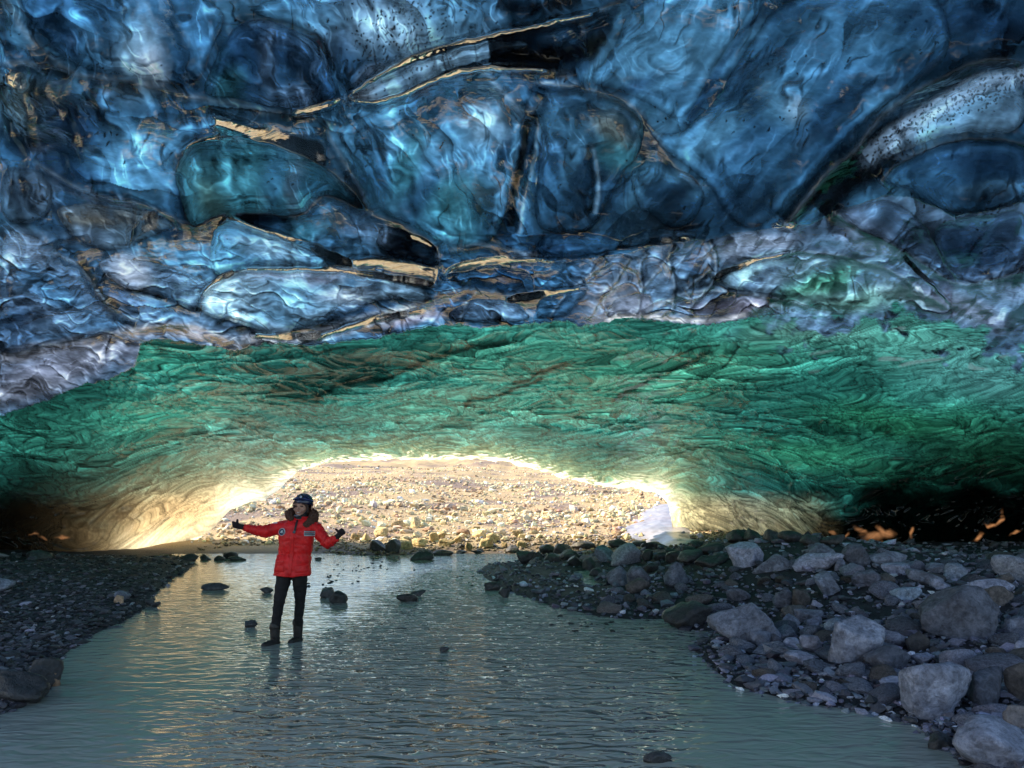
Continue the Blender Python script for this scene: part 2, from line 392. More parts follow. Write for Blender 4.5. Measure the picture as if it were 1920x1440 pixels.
# hanging ridges: line, height, width
RIDGES = [
 ([(0,115),(60,117),(120,130),(150,143),(200,148),(300,165),(375,185),(440,195),(520,212),(570,208),(630,185)], .030, 13),
 ([(0,-10),(40,50),(80,95),(140,138)], .025, 14),
 ([(327,330),(335,300),(360,270),(400,258),(460,258),(520,270),(570,290),(620,320),(660,355),(697,402)], .040, 12),
 ([(618,225),(612,245),(625,268),(645,300),(680,360),(697,400)], .030, 9),
 ([(645,185),(680,160),(740,120),(800,95),(860,78),(920,65),(960,55),(1040,40),(1130,15),(1180,0)], .035, 10),
 ([(645,185),(690,195),(730,188),(790,160),(850,130),(900,122),(960,120),(1020,128),(1050,135)], .030, 7),
 ([(545,213),(580,205),(610,195),(640,186)], .030, 9),
 ([(60,300),(110,330),(150,355),(200,370),(260,378),(300,395),(340,415),(368,427),(400,408),(430,400),(490,402),(560,405),(590,380),(612,362),(640,375),(700,402),(740,415),(780,435),(820,465),(828,510)], .032, 8),
 ([(420,405),(440,418),(500,435),(560,455),(610,475),(650,490),(668,500),(690,485),(740,488),(800,505),(825,515)], .030, 7),
 ([(375,555),(400,525),(450,505),(520,500),(600,500),(660,503),(720,510),(780,530),(822,532)], .028, 7),
 ([(828,515),(850,500),(890,488),(940,483),(1000,480),(1060,490)], .030, 8),
 ([(0,670),(80,650),(160,635),(250,615),(330,605),(400,620),(450,650),(480,630),(560,620),(650,600),(720,590),(780,575),(810,560)], .022, 8),
 ([(1440,-10),(1390,60),(1340,130),(1315,190),(1295,230),(1270,235)], -.020, 12),
 ([(1000,155),(1080,160),(1160,180),(1200,210),(1225,250),(1260,300),(1280,330),(1320,350)], .022, 10),
 ([(1930,115),(1840,110),(1780,140),(1700,180),(1650,220),(1620,260),(1600,290),(1560,310),(1530,350),(1490,400),(1470,425)], .045, 12),
 ([(1650,345),(1680,310),(1740,280),(1800,262),(1860,260),(1930,270)], .028, 7),
 ([(1340,520),(1370,500),(1430,480),(1500,470),(1560,475),(1620,490),(1680,510),(1720,540),(1780,580)], .020, 5),
 ([(1560,395),(1600,420),(1660,450),(1720,485),(1770,520),(1800,535),(1850,530),(1930,505)], .022, 6),
 ([(1200,590),(1240,570),(1290,545),(1360,545),(1440,555),(1520,575)], .016, 5),
 ([(1110,270),(1125,330),(1115,400)], .015, 8),
 ([(1010,215),(1005,300),(985,360),(972,440)], .022, 6),
 ([(905,130),(960,195),(1000,215),(1020,180)], .020, 10),
 ([(1190,590),(1205,540),(1195,500),(1215,470)], .014, 4), ([(1205,540),(1240,500),(1270,460)], .014, 4),
 ([(1260,590),(1265,530),(1250,480),(1262,455)], .014, 4), ([(1290,580),(1340,530),(1345,490),(1330,450)], .014, 4),
 ([(1280,545),(1335,500)], .018, 4), ([(1100,600),(1120,560),(1160,520),(1180,480)], .014, 4), ([(1030,600),(1050,560),(1100,520),(1140,485)], .014, 4),
 ([(100,470),(150,500),(180,540),(215,590),(260,600)], .020, 8), ([(380,590),(300,560),(240,548),(190,520)], .016, 5),
 ([(780,575),(830,545),(900,540),(980,560),(1060,545)], .018, 6), ([(860,610),(870,570),(900,545)], .014, 5),
 ([(840,470),(900,455),(960,470),(1010,478)], .016, 8),
]
# patches in the ice itself: clear ice (dark), bubbly ice (pale), silt; (column, row, half-length, half-width, angle, colour, amount)
BLOBS = [
 (70,70,110,20,45,LB,.9),(110,70,70,30,50,DB,.8),(255,110,48,60,10,PB,.75),(285,125,30,32,0,WL,.6),(195,60,30,70,0,DB,.6),(345,70,40,90,5,MB,.8),
 (345,130,25,45,0,DB,.6),(430,20,40,20,0,LB,.7),(60,195,110,55,18,OL,.95),(160,235,110,35,20,DB,.85),(50,265,80,25,20,BK,.8),(255,270,60,55,40,LB,.75),
 (225,320,55,30,20,LB,.7),(300,210,60,25,8,DB,.5),(430,225,90,16,10,MB,.5),(520,235,60,15,10,LB,.4),(150,330,60,16,20,DB,.7),
 (400,285,60,16,-10,DB,.8),(455,340,55,30,-10,(.03,.16,.24),.9),(395,370,24,34,-20,(.05,.08,.05),.5),(520,330,20,60,10,MB,.6),(555,340,16,60,5,GY,.6),(600,350,40,20,20,DB,.6),
 (480,100,50,50,0,DB,.7),(500,130,14,60,5,GY,.5),(560,140,25,50,-20,BK,.7),(430,160,20,30,40,TL,.7),(545,180,40,15,0,GY,.5),
 (740,50,140,50,0,PB,.75),(850,30,60,40,0,LB,.6),(830,110,60,20,-25,PB,.6),(590,30,60,30,0,LB,.6),(640,80,30,40,0,DB,.7),(700,150,40,20,-30,WL,.4),(780,190,18,45,10,DB,.8),
 (700,270,40,60,20,MB,.7),(735,230,30,50,40,LB,.5),(760,310,25,80,25,TL,.8),(830,270,30,90,30,LB,.6),(910,235,40,40,0,PB,.7),(905,300,25,70,25,LB,.6),(850,380,60,50,-20,TL,.9),(790,360,20,60,30,DB,.6),
 (880,430,40,40,0,TL,.6),(940,450,30,40,0,DB,.8),(900,180,40,18,-20,BK,.8),(890,150,20,24,0,BK,.9),(960,210,30,22,0,BK,.7),
 (1050,230,40,30,20,LB,.6),(1075,285,18,60,10,LB,.5),(1090,400,90,60,0,SL,.9),(1250,420,130,34,0,SL,.95),(1150,245,50,25,25,(.13,.15,.13),.6),(1165,290,50,25,20,TL,.8),(1035,330,20,90,5,MB,.6),
 (1200,350,16,34,20,LB,.9),(1260,325,40,12,15,LB,.8),(1300,350,14,24,30,LB,.6),(1250,370,40,26,0,SL,.7),(1200,170,60,20,15,DB,.6),(1190,240,20,60,-30,DB,.5),
 (1270,70,110,60,-30,LB,.9),(1190,110,30,60,30,LB,.7),(1210,160,50,14,-35,DB,.7),(1380,70,20,100,40,LB,.5),(1400,140,30,120,40,SL,.85),(1310,280,70,26,-30,LB,.75),(1350,250,50,18,-40,LB,.7),
 (1470,185,48,50,-30,LB,1),(1490,200,26,26,0,PB,.8),(1500,140,50,50,0,(.04,.18,.36),.8),(1560,210,40,70,40,DB,.6),(1450,300,70,60,-40,MB,.6),(1400,390,60,40,-30,SL,.7),(1620,50,180,40,-12,(.015,.075,.16),.8),
 (1850,50,110,50,0,DB,.9),(1640,160,90,25,-35,DB,.7),(1550,100,60,20,-30,(.03,.13,.26),.6),(1700,110,80,18,-25,(.02,.10,.2),.7),(1560,310,60,25,-50,DB,.6),
 (1740,330,90,20,-15,MB,.5),(1840,300,90,22,0,DB,.8),(1860,350,70,14,-5,(.04,.12,.22),.8),(1890,370,60,14,0,BK,.6),(1680,350,30,12,40,LB,.5),
 (190,410,70,22,5,(.045,.05,.05),.9),(160,450,50,20,10,GY,.7),(330,470,50,24,20,LB,.8),(320,440,30,12,20,DB,.8),(410,460,40,26,20,LB,.6),(510,470,60,20,15,PB,.7),(590,430,26,60,70,TL,.6),(620,470,20,40,20,MB,.6),
 (650,400,26,60,10,DB,.6),(610,400,14,40,0,LB,.5),(690,440,50,26,20,GY,.7),(740,460,30,40,20,BK,.85),
 (440,555,50,22,-10,PB,.6),(560,560,80,20,-5,LB,.6),(560,520,90,12,0,(.14,.14,.22),.7),(660,530,16,24,20,MB,.7),(700,530,14,26,20,DB,.7),(740,535,12,20,20,BK,.5),(520,600,60,16,0,LB,.6),(640,555,50,14,0,WL,.6),
 (60,360,60,40,0,(.04,.08,.14),.8),(40,470,60,40,20,(.12,.2,.32),.7),(90,540,80,26,30,MB,.7),(245,515,34,26,30,WL,.9),(225,560,40,22,20,(.05,.1,.2),.7),(300,520,50,20,20,GY,.7),(320,570,40,18,20,MB,.7),
 (30,620,60,40,0,DB,.8),(110,610,70,20,-15,GY,.6),(20,665,60,20,0,(.03,.05,.09),.8),
 (120,690,150,30,-12,(.16,.20,.31),.9),(190,665,80,20,-8,(.20,.25,.37),.7),(40,740,90,22,-15,(.17,.21,.31),.9),
 (1150,560,50,30,-10,(.12,.17,.26),.8),(1250,500,60,26,-60,GY,.8),(1310,525,26,22,30,BK,.7),(1300,490,16,34,30,DB,.7),(1380,470,60,22,-10,(.2,.28,.42),.7),(1450,455,50,18,0,(.20,.28,.42),.7),
 (1420,505,70,14,-20,(.15,.3,.4),.7),(1490,515,90,16,-25,(.05,.09,.13),.7),(1540,530,90,18,-25,(.04,.20,.16),.8),(1600,560,90,22,0,(.08,.2,.2),.8),(1620,440,60,26,30,(.10,.16,.28),.8),(1750,440,30,40,-30,BK,.6),
 (1830,460,60,30,0,DB,.7),(1880,540,70,30,0,(.08,.13,.22),.7),(1800,580,90,24,20,(.16,.2,.32),.8),(1700,560,60,20,20,(.10,.16,.2),.7),(1380,575,80,16,0,(.12,.12,.18),.7),
 (1030,520,50,26,-20,MB,.8),(985,540,26,20,0,BK,.8),(900,500,50,12,-10,MB,.7),(890,520,30,12,0,BK,.6),(960,570,40,20,0,GY,.7),(780,600,70,14,-10,(.16,.17,.26),.8),(840,580,40,16,0,DB,.7),
]
STROKES = [  # line, half width, colour, amount
 ([(925,70),(1000,60),(1080,40),(1150,45)], 22, BK, .8),([(915,100),(1000,108),(1090,100),(1140,75)], 30, BK, 1),([(930,5),(1000,20),(1090,-5)], 18, BK, .95),([(950,128),(1040,140),(1080,135)], 14, BK, .9),
 ([(1470,420),(1530,360),(1600,295),(1680,225),(1780,160),(1860,118),(1930,120)], 22, BK, 1),([(1540,400),(1600,335),(1655,320)], 28, BK, .97),
 ([(1500,380),(1560,310),(1640,230),(1740,170)], 10, SL, .9),
 ([(1625,300),(1700,240),(1780,188),(1860,148),(1930,142)], 17, (.24,.40,.62), .9),
 ([(992,215),(985,260),(972,310),(963,360),(958,425)], 11, BK, 1),([(1012,230),(1003,300),(985,370),(975,440)], 5, LB, .8),([(970,230),(962,300),(940,380),(925,440)], 7, LB, .6),
 ([(1110,275),(1122,330),(1115,400)], 5, LB, .5),([(150,490),(175,530),(195,560),(220,582)], 12, BK, .95),([(380,260),(350,285),(335,320),(338,370),(355,420)], 7, DB, .8),
 ([(0,672),(80,655),(160,640),(250,622),(330,614),(400,632),(450,655)], 12, (.30,.36,.50), .8),([(450,640),(560,632),(650,612),(720,597),(800,572)], 13, WL, .9),
 ([(1880,80),(1930,90)], 40, BK, .9),([(650,180),(740,185),(800,165),(870,130)], 5, WL, .5),([(1440,5),(1390,65),(1340,140),(1312,200),(1285,235)], 9, DB, .7),
 ([(1170,15),(1150,80),(1100,150)], 10, LB, .7),([(1700,180),(1800,130),(1900,128)], 5, DB, .5),([(1130,600),(1200,590),(1260,598),(1330,604),(1400,590)], 5, (.3,.34,.42), .8),
]

GLASSY = [
 ([(390,222),(450,241),(520,259),(575,276),(612,292)], 13), ([(648,180),(700,150),(760,117),(840,89),(920,69),(1000,51),(1120,24)], 6),
 ([(650,188),(700,193),(760,178),(830,142),(900,126),(1030,131)], 4.5), ([(545,212),(600,203),(645,188)], 6), ([(236,448),(262,424),(296,412)], 11),
 ([(430,408),(500,434),(560,455),(620,478),(665,497)], 5), ([(650,492),(700,490),(760,500),(826,519)], 8), ([(762,440),(800,456),(822,472)], 5),
 ([(450,506),(560,503),(650,509),(740,522),(818,533)], 4), ([(835,510),(880,493),(960,486),(1050,491)], 5), ([(590,634),(660,610),(720,597),(800,580)], 5),
 ([(375,552),(400,527),(440,508)], 4), ([(0,142),(20,148),(50,156)], 12), ([(1445,424),(1500,423)], 4), ([(1690,480),(1740,524),(1785,572)], 4),
 ([(340,282),(370,263),(420,256)], 4), ([(1240,452),(1300,446)], 4), ([(470,628),(540,634),(600,628)], 4), ([(1340,520),(1400,492),(1480,474)], 3), ([(950,560),(1040,548),(1100,540)], 4),
]

def build_ice():
    cd = np.arange(-70, 1992, STEP)
    ext = np.cumsum(np.geomspace(3, 260, 46))
    cols = np.concatenate([(-70 - ext)[::-1], cd, cd[-1] + ext])
    rd = np.arange(-50, 1078, STEP)
    exr = np.cumsum(np.geomspace(3, 160, 34))
    rows = np.concatenate([(-50 - exr)[::-1], rd])
    C, R = np.meshgrid(cols, rows)
    bot = np.interp(cols, [p[0] for p in ARCH], [p[1] for p in ARCH])
    bot = bot + (np.abs(cols - 760) < 480) * (fbm(cols / 26, cols * 0 + 3, 5, 3) * 6)
    R = np.minimum(R, bot[None, :])
    nr, nc = R.shape
    gts = np.interp(cols, [p[0] for p in GREEN_TOP], [p[1] for p in GREEN_TOP]); gt = gts + fbm(cols / 14, cols * 0, 9, 3) * 6
    ue = np.interp(cols, [p[0] for p in UPPER_EDGE], [p[1] for p in UPPER_EDGE]) + fbm(cols / 30, cols * 0, 19, 3) * 4
    GT = gt[None, :] + 0 * R; GTS = gts[None, :] + 0 * R; UE = ue[None, :] + 0 * R
    green = R > GT
    wx = fbm(C / 160, R / 130, 1, 3) * 26; wy = fbm(C / 150, R / 140, 2, 3) * 22
    wx2 = fbm(C / 38, R / 38, 3, 3) * 9; wy2 = fbm(C / 38, R / 38, 4, 3) * 9
    Cw, Rw = C + wx + wx2, R + wy + wy2
    Cs, Rs = C + wx2 * .45, R + wy2 * .45
    # ---- distance of the vault
    up = np.interp(R, [-2400,-1000,-500,-200,0,150,300,450,560,600,640,800,1075], [1.1,1.9,2.55,3.2,3.87,4.6,5.7,7.4,9.4,10.35,11.3,14.5,19.0])
    rr = np.arange(-1100, 1200, 2.0); ker = np.exp(-(np.arange(-40, 41) * 2 / 34.0) ** 2); ker /= ker.sum()
    def prof(xs, ys):
        v = np.interp(rr, xs, ys); v = np.convolve(np.pad(v, 40, mode='edge'), ker, mode='valid'); return np.interp(R, rr, v)
    dn = prof([-1000,400,580,620,680,740,800,862,930,1075], [4,11.0,12.5,13.3,14.8,17.0,19.8,22.8,24.6,25.0])
    dns = prof([-1000,400,580,620,680,740,800,862,950,1075], [4,11.0,12.5,13.3,14.6,15.8,17.2,18.7,20.2,21.0])
    side = np.clip(np.maximum((440 - C) / 300, (C - 1262) / 330), 0, 1); side = side * side * (3 - 2 * side)
    dn = dn * (1 - side) + dns * side
    fade = 1 - sstep(1380, 1640, C)
    wgt = sstep(-140, 60, R - GTS)
    flow = up * (1 - wgt) + dn * wgt
    Y = np.where(green, dn, up) * fade + flow * (1 - fade)
    wA = sstep(930, 1150, C) * (R < UE)
    Y = Y * (1 - .05 * wA * np.exp(-np.clip(UE - R, 0, 999) / 90))
    # ---- relief, as a fraction of the distance (hollow > 0, hanging ridge < 0)
    D = np.zeros_like(Y)
    soft = sstep(10, 40, (R - GTS) + fbm(C / 60, R / 40, 33, 5) * 120); wsoft = sstep(1330, 1560, C)
    gm = green * (1 - wsoft) + soft * wsoft
    bm = 1 - gm
    big = fbm(C / 220, R / 170, 11, 3)
    D += bm * (big * .035 + fbm(Cw / 60, Rw / 45, 12, 2) * .007)
    # colour of the ice: clear blue, bubbly, streaked along the flow
    base = fbm(Cw / 190, Rw / 150, 21, 2) * 1.5 - .05
    t = np.clip(base, -1, 1)[..., None]
    cDB, cMB, cLB = (np.array(c) for c in (DB, MB, LB))
    col = np.where(t < 0, cMB + (cDB - cMB) * (-t), cMB + (cLB - cMB) * np.abs(t))
    layerB = ((R > UE) & (C > 1000)) * sstep(1000, 1150, C)
    k = (layerB * .8)[..., None]; col = col * (1 - k) + np.array(GY) * k
    lowleft = (sstep(420, 620, R) * (1 - sstep(300, 900, C)))[..., None] * .5
    col = col * (1 - lowleft) + np.array((.12,.2,.34)) * lowleft
    def window(xs, ys, m):
        ci = np.where((cols > min(xs) - m) & (cols < max(xs) + m))[0]; ri = np.where((rows > min(ys) - m) & (rows < max(ys) + m))[0]
        return (slice(ri[0], ri[-1] + 1), slice(ci[0], ci[-1] + 1))
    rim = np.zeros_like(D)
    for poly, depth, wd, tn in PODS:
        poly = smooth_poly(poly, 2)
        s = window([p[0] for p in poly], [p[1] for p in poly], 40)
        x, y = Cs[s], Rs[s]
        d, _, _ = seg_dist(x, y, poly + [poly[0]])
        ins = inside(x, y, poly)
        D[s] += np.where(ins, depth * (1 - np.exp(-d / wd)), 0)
        rim[s] += np.where(ins, -.9 * np.exp(-d / 5) + .6 * np.exp(-((d - 13) / 7) ** 2), -.5 * np.exp(-d / 4)) * np.clip(abs(depth) * 14, 0, 1)  # dark and pale rim put into the tint to imitate refraction
        if tn:
            k = (np.where(ins, np.clip(.4 + d / 14, 0, 1), 0) * tn[1])[..., None]
            col[s] = col[s] * (1 - k) + np.array(tn[0]) * k
    for cx, cy, rx, ry, an, c, a in BLOBS:
        m = max(rx, ry) * 2.2 + 30
        s = window([cx], [cy], m)
        ca, sa = math.cos(math.radians(an)), math.sin(math.radians(an))
        x = Cw[s] - cx; y = Rw[s] - cy
        q = np.hypot((x * ca + y * sa) / rx, (-x * sa + y * ca) / ry)
        k = (np.exp(-(q ** 3) * .8) * a)[..., None]
        col[s] = col[s] * (1 - k) + np.array(c) * k
    for ln, wd, c, a in STROKES:
        ln = smooth_line(ln, 2)
        s = window([p[0] for p in ln], [p[1] for p in ln], wd * 3 + 30)
        d, _, tt = seg_dist(Cs[s], Rs[s], ln)
        k = (np.exp(-(d / wd) ** 3) * a * sstep(0, .06, tt + .02) * sstep(0, .06, 1.02 - tt))[..., None]
        col[s] = col[s] * (1 - k) + np.array(c) * k
    # streaks, folded by the flow
    ang = np.radians(-38 + 70 * fbm(C / 330, R / 260, 41, 2) + np.where(C < 900, 30, 0))
    def streak(sc_l, sc_w, seed, warp=1.0):
        u = (Cw * np.cos(ang) + Rw * np.sin(ang)); v = (-Cw * np.sin(ang) + Rw * np.cos(ang))
        v = v + fbm(C / 70, R / 70, seed + 3, 3) * 26 * warp
        return fbm(u / sc_l, v / sc_w, seed, 4)
    # fixed directions, blended, avoid shearing
    def dirstreak(deg, sl, sw, seed, o=3, g=.38, wq=26):
        a = math.radians(deg); u = Cw * math.cos(a) + Rw * math.sin(a); v = -Cw * math.sin(a) + Rw * math.cos(a)
        v = v + fbm(C / 90, R / 90, seed + 5, 2) * wq * .7
        return fbm(u / sl, v / sw, seed, o, g)
    s1 = dirstreak(-48, 150, 30, 51); s2 = dirstreak(72, 120, 26, 61); s3 = dirstreak(12, 140, 18, 71)
    w1 = sstep(1000, 1300, C); w2 = (1 - w1) * (1 - sstep(430, 520, R)); w3 = 1 - w1 - w2
    st = s1 * w1 + s2 * w2 * .9 + s3 * w3
    fold = 1 - np.abs(fbm(Cw / 75, Rw / 34, 81, 4)) * 3.2          # thin folded filaments
    mod = np.exp(st * 1.1 - .05) * (1 + .30 * np.clip(fold, -.2, 1) ** 3)
    low = sstep(380, 520, R) * bm
    crackle = 1 - np.abs(fbm(Cw / 40, Rw / 17, 85, 4)) * 4
    mod = mod * (1 + low * .5 * np.clip(crackle, -1, 1))
    grain = np.exp(fbm(C / 8, R / 7, 95, 3) * .12)
    # ridges
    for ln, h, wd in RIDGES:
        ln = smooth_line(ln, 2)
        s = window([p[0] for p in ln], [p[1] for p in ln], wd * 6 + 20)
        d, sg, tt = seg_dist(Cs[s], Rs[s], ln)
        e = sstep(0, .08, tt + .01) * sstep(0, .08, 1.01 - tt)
        if h > 0: col[s] = col[s] * np.exp(-.9 * e * np.exp(-((d - wd * 1.1) / (wd * .7)) ** 2) * (sg > 0))[..., None]  # dark line painted on one flank for a refractive look
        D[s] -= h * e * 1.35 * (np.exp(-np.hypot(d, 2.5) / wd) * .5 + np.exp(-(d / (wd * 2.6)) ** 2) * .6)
        if h > 0:      # pale edge tinted in, imitating refraction along the ridge
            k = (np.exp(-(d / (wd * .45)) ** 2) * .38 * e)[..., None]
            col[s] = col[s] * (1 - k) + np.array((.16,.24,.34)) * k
    drape = dirstreak(-50, 210, 52, 191, 2) * w1 + dirstreak(66, 190, 46, 192, 2) * w2 + dirstreak(6, 150, 30, 193, 2) * w3
    D += bm * drape * (.022 - .006 * low) * (1 - .45 * sstep(1080, 1230, C) * (R < UE))
    # melt scallops: smooth hollows that meet in creases, small and sharp in the band above the green ice
    a_ = np.radians(-24.0)
    pC = C + fbm(C / 120, R / 120, 501, 2) * 60; pR = R + fbm(C / 120, R / 120, 502, 2) * 50
    def folds(deg, l_, w_, seed):
        a_ = math.radians(deg); return worley_v((pC * math.cos(a_) + pR * math.sin(a_)) / l_, (-pC * math.sin(a_) + pR * math.cos(a_)) / w_, seed)
    fr_ = folds(-50, 340, 84, 503); fl_ = folds(14, 300, 70, 513); fm_ = folds(62, 260, 62, 523)
    wR = (C + fbm(C / 80, R / 80, 514, 2) * 120) > 1080; wM = ((C + fbm(C / 80, R / 80, 515, 2) * 120) > 660) & (R < 440) & ~wR
    c1, c2, ci, vx, vy = [np.where(wR, x_, np.where(wM, y_, z_)) for x_, y_, z_ in zip(fr_, fm_, fl_)]
    d1, d2, di, ux, uy = worley_v((pC + fbm(C / 40, R / 40, 504, 2) * 18) / 105, (pR + fbm(C / 40, R / 40, 505, 2) * 10 + (pC * .16 * np.where(C > 1000, 1, -1))) / 24, 506)
    bigA = np.clip(.35 + fbm(C / 160, R / 160, 507, 2) * 1.6, .15, 1) * (1 - low * .6) * (1 - .5 * sstep(1100, 1250, C) * (R < UE))
    smlA = .78 * sstep(400, 500, R) * (.35 + .65 * sstep(.0, .25, fbm(C / 110, R / 60, 508, 2) + .12)) * (1 - sstep(1650, 1850, C) * .5)
    e1 = c2 - c1; e2_ = d2 - d1
    D += bm * (bigA * (.45 - c1) * .030 + smlA * ((.45 - d1) * .022 + (di - .5) * .016))
    scal = bigA * ((ci - .5) * .9 + vy * 1.2 - .2 * np.exp(-e1 / .06) + .3 * np.exp(-((e1 - .2) / .08) ** 2))  # shading painted into the tint: cell tops dark, bottoms light, creases dark
    scal = scal + smlA * ((di - .5) * 1.5 + uy * 1.3 + ux * .5 - .8 * np.exp(-e2_ / .05) + .8 * np.exp(-((e2_ - .14) / .05) ** 2))
    mod = mod * np.exp(scal * bm)
    D += bm * (low * fbm(Cw / 30, Rw / 14, 88, 2) * .003)
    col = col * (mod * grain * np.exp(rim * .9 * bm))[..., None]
    def threads(deg, sl, sw, seed):
        a = math.radians(deg); u = Cw * math.cos(a) + Rw * math.sin(a); v = -Cw * math.sin(a) + Rw * math.cos(a) + fbm(C / 110, R / 110, seed, 2) * 40
        return np.clip(1 - np.abs(fbm(u / sl, v / sw, seed + 1, 3)) * 11, 0, 1) * sstep(-.05, .3, fbm(C / 90, R / 80, seed + 2, 2))
    th_ = threads(-50, 240, 40, 701) * w1 * .6 + threads(68, 200, 34, 711) * w2 + threads(10, 180, 22, 721) * w3 * 1.1
    td_ = threads(-54, 260, 46, 731) * w1 + threads(74, 220, 40, 741) * w2 + threads(4, 190, 24, 751) * w3
    thr = np.exp(bm * (th_ * .9 - td_ * 1.3))
    col = col * thr[..., None] + (bm * th_ * .022)[..., None] * np.array((.8, 1.0, 1.25))
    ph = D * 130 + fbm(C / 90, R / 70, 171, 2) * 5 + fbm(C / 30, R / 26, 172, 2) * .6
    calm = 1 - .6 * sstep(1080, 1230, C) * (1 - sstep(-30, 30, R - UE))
    band = np.sin(ph); amp = np.clip(.25 + fbm(C / 80, R / 60, 173, 3) * 1.6, 0, 1)  # contour bands for the tint, imitating refraction in glassy ice
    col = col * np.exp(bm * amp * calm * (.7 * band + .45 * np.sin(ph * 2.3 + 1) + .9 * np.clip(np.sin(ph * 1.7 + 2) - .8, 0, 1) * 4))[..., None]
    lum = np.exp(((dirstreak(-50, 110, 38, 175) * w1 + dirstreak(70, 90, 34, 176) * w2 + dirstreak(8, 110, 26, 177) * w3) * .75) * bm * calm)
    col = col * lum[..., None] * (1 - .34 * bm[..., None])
    # smooth glassy strips whose slope looks out through the arch
    e_ = (HROW - R) / F
    mir = np.full(R.shape, .5)
    for ln, hw in GLASSY:
        ln = smooth_line(ln, 5); hw = hw * 1.35
        s = window([p[0] for p in ln], [p[1] for p in ln], hw * 3 + 70)
        x = Cs[s]; cl = np.interp(x, [p[0] for p in ln], [p[1] for p in ln]) if ln[0][0] < ln[-1][0] else np.interp(x, [p[0] for p in ln][::-1], [p[1] for p in ln][::-1])
        dr = Rs[s] - cl
        endf = sstep(ln[0][0] - 4, ln[0][0] + 14, x) * sstep(ln[-1][0] + 4, ln[-1][0] - 14, x)
        wt = np.exp(-(np.abs(dr) / hw) ** 4) * endf
        av = (x - 960) / F; ev = e_[s]; yy = Y[s]                      # normal that sends the view out through the arch
        dv = np.stack([av, np.ones_like(av), ev], -1); pt = dv * yy[..., None] + np.array((0, 0, CAMH))
        rv = np.array((-2.5, 27.0, .8)) - pt; rv /= np.linalg.norm(rv, axis=-1, keepdims=True)
        du = dv / np.linalg.norm(dv, axis=-1, keepdims=True); nv = rv - du
        nd = (nv * dv).sum(-1); need = nv[..., 2] / nd / F; scol = -nv[..., 0] / nd / F
        mline = np.gradient(cl, axis=1) / STEP
        basis = np.gradient(np.log(Y[s]), axis=0) / STEP
        basis = np.clip(basis, 0, .004)
        sl = (need - basis) * (1 + .06 * fbm(x / 60, R[s] / 20, 181, 2) + .12 * dr / hw)
        xc = (x.min() + x.max()) / 2; wide = scol * (x - xc) + .35 * np.clip(sl * mline * (x - xc), -.03, .03)
        m = (wt * D[s]).sum() / (wt.sum() + 1e-6)
        D[s] = D[s] + (sl * hw * .9 + .006) * endf * (dr > 0) * np.exp(-np.clip(dr - hw, 0, 999) / 42) * (1 - wt)
        D[s] = D[s] * (1 - wt) + wt * (m + sl * dr + wide)
        mir[s] = np.maximum(mir[s], .5 + .48 * wt)
        gc = np.array((.05,.07,.09)); k = (wt * .6)[..., None]
        col[s] = col[s] * (1 - k) + gc * k
    # silt specks
    f1, f2, cid = worley((C + wx2) / 6 + (R + wy2) / 14, (R + wy2 * 2) / 8, 7); f1 = f1 + fbm(C / 4, R / 4, 46, 2) * .25; cid = cid * (.6 + .8 * np.abs(fbm(C / 30, R / 30, 47, 3)) * 3)
    dens = np.exp(-((C - 760) / 130) ** 2 - ((R - 70) / 85) ** 2) * .5
    dl, _, _ = seg_dist(Cs, Rs, [(1620,310),(1700,250),(1790,195),(1930,150)])
    dens = np.maximum(dens, np.exp(-(dl / 26) ** 2) * .85)
    dens = np.maximum(dens * .9, .05 * sstep(.0, .5, fbm(C / 90, R / 90, 44, 3)))
    sp = bm * sstep(.44, .2, f1) * (cid < dens) * .9
    col = col * (1 - sp[..., None]) + np.array(BK) * sp[..., None]
    # ---- green ice
    X = (C - 960) / F * Y
    Zb = CAMH + (HROW - R) / F * Y
    S = Y - Zb * 1.3
    Xw = X + fbm(X / 1.6, S / 1.6, 101, 2) * .8; Sw = S + fbm(X / 1.5, S / 1.5, 102, 2) * .8 + X * .22
    f1, f2, cid = worley(Xw / .9, Sw / 1.3, 111)
    g1, g2, gid = worley(Xw / .34 + 5, Sw / .5, 112)
    near_lip, _, _ = seg_dist(C, R, [p for p in ARCH if 255 < p[0] < 1280])
    rel = (.5 - f1) * .007 + (.5 - g1) * .004 + fbm(X / 2.6, S / 2.2, 103, 2) * .022
    D += gm * rel * np.clip(.12 + near_lip / 170, 0, 1)
    gb = fbm(Cw / 210, Rw / 90, 121, 4) * 1.3 + .25
    gcol = np.array((.004,.068,.062)) * np.exp(gb * .9)[..., None]
    def patch(cx, cy, rx, ry, an, c, a):
        nonlocal gcol
        ca, sa = math.cos(math.radians(an)), math.sin(math.radians(an))
        x = Cw - cx; y = Rw - cy
        q = np.hypot((x * ca + y * sa) / rx, (-x * sa + y * ca) / ry)
        k = (np.exp(-(q ** 2.5)) * a)[..., None]
        gcol = gcol * (1 - k) + np.array(c) * k
    for p in [(630,700,190,40,-14,(.002,.02,.018),.97),(860,660,100,24,-14,(.01,.13,.10),.5),(330,680,90,30,10,(.01,.15,.12),.8),(1000,670,160,50,-10,(.025,.19,.145),.6),
              (1250,700,220,60,-10,(.02,.16,.105),.6),(880,770,260,34,0,(.03,.19,.145),.6),(300,780,200,40,-10,(.01,.15,.115),.7),(120,830,160,60,0,(.004,.06,.05),.85),
              (1700,640,220,44,4,(.03,.17,.16),.75),(1860,700,140,50,0,(.03,.14,.16),.7),(1700,790,200,40,5,(.004,.085,.045),.8),(1850,860,200,60,0,(.003,.04,.022),.9),
              (1520,860,160,40,8,(.01,.16,.08),.6),(1500,620,120,20,0,(.05,.15,.15),.6)]:
        patch(*p)
    gst = fbm(Xw / .6, Sw / .6, 131, 3)
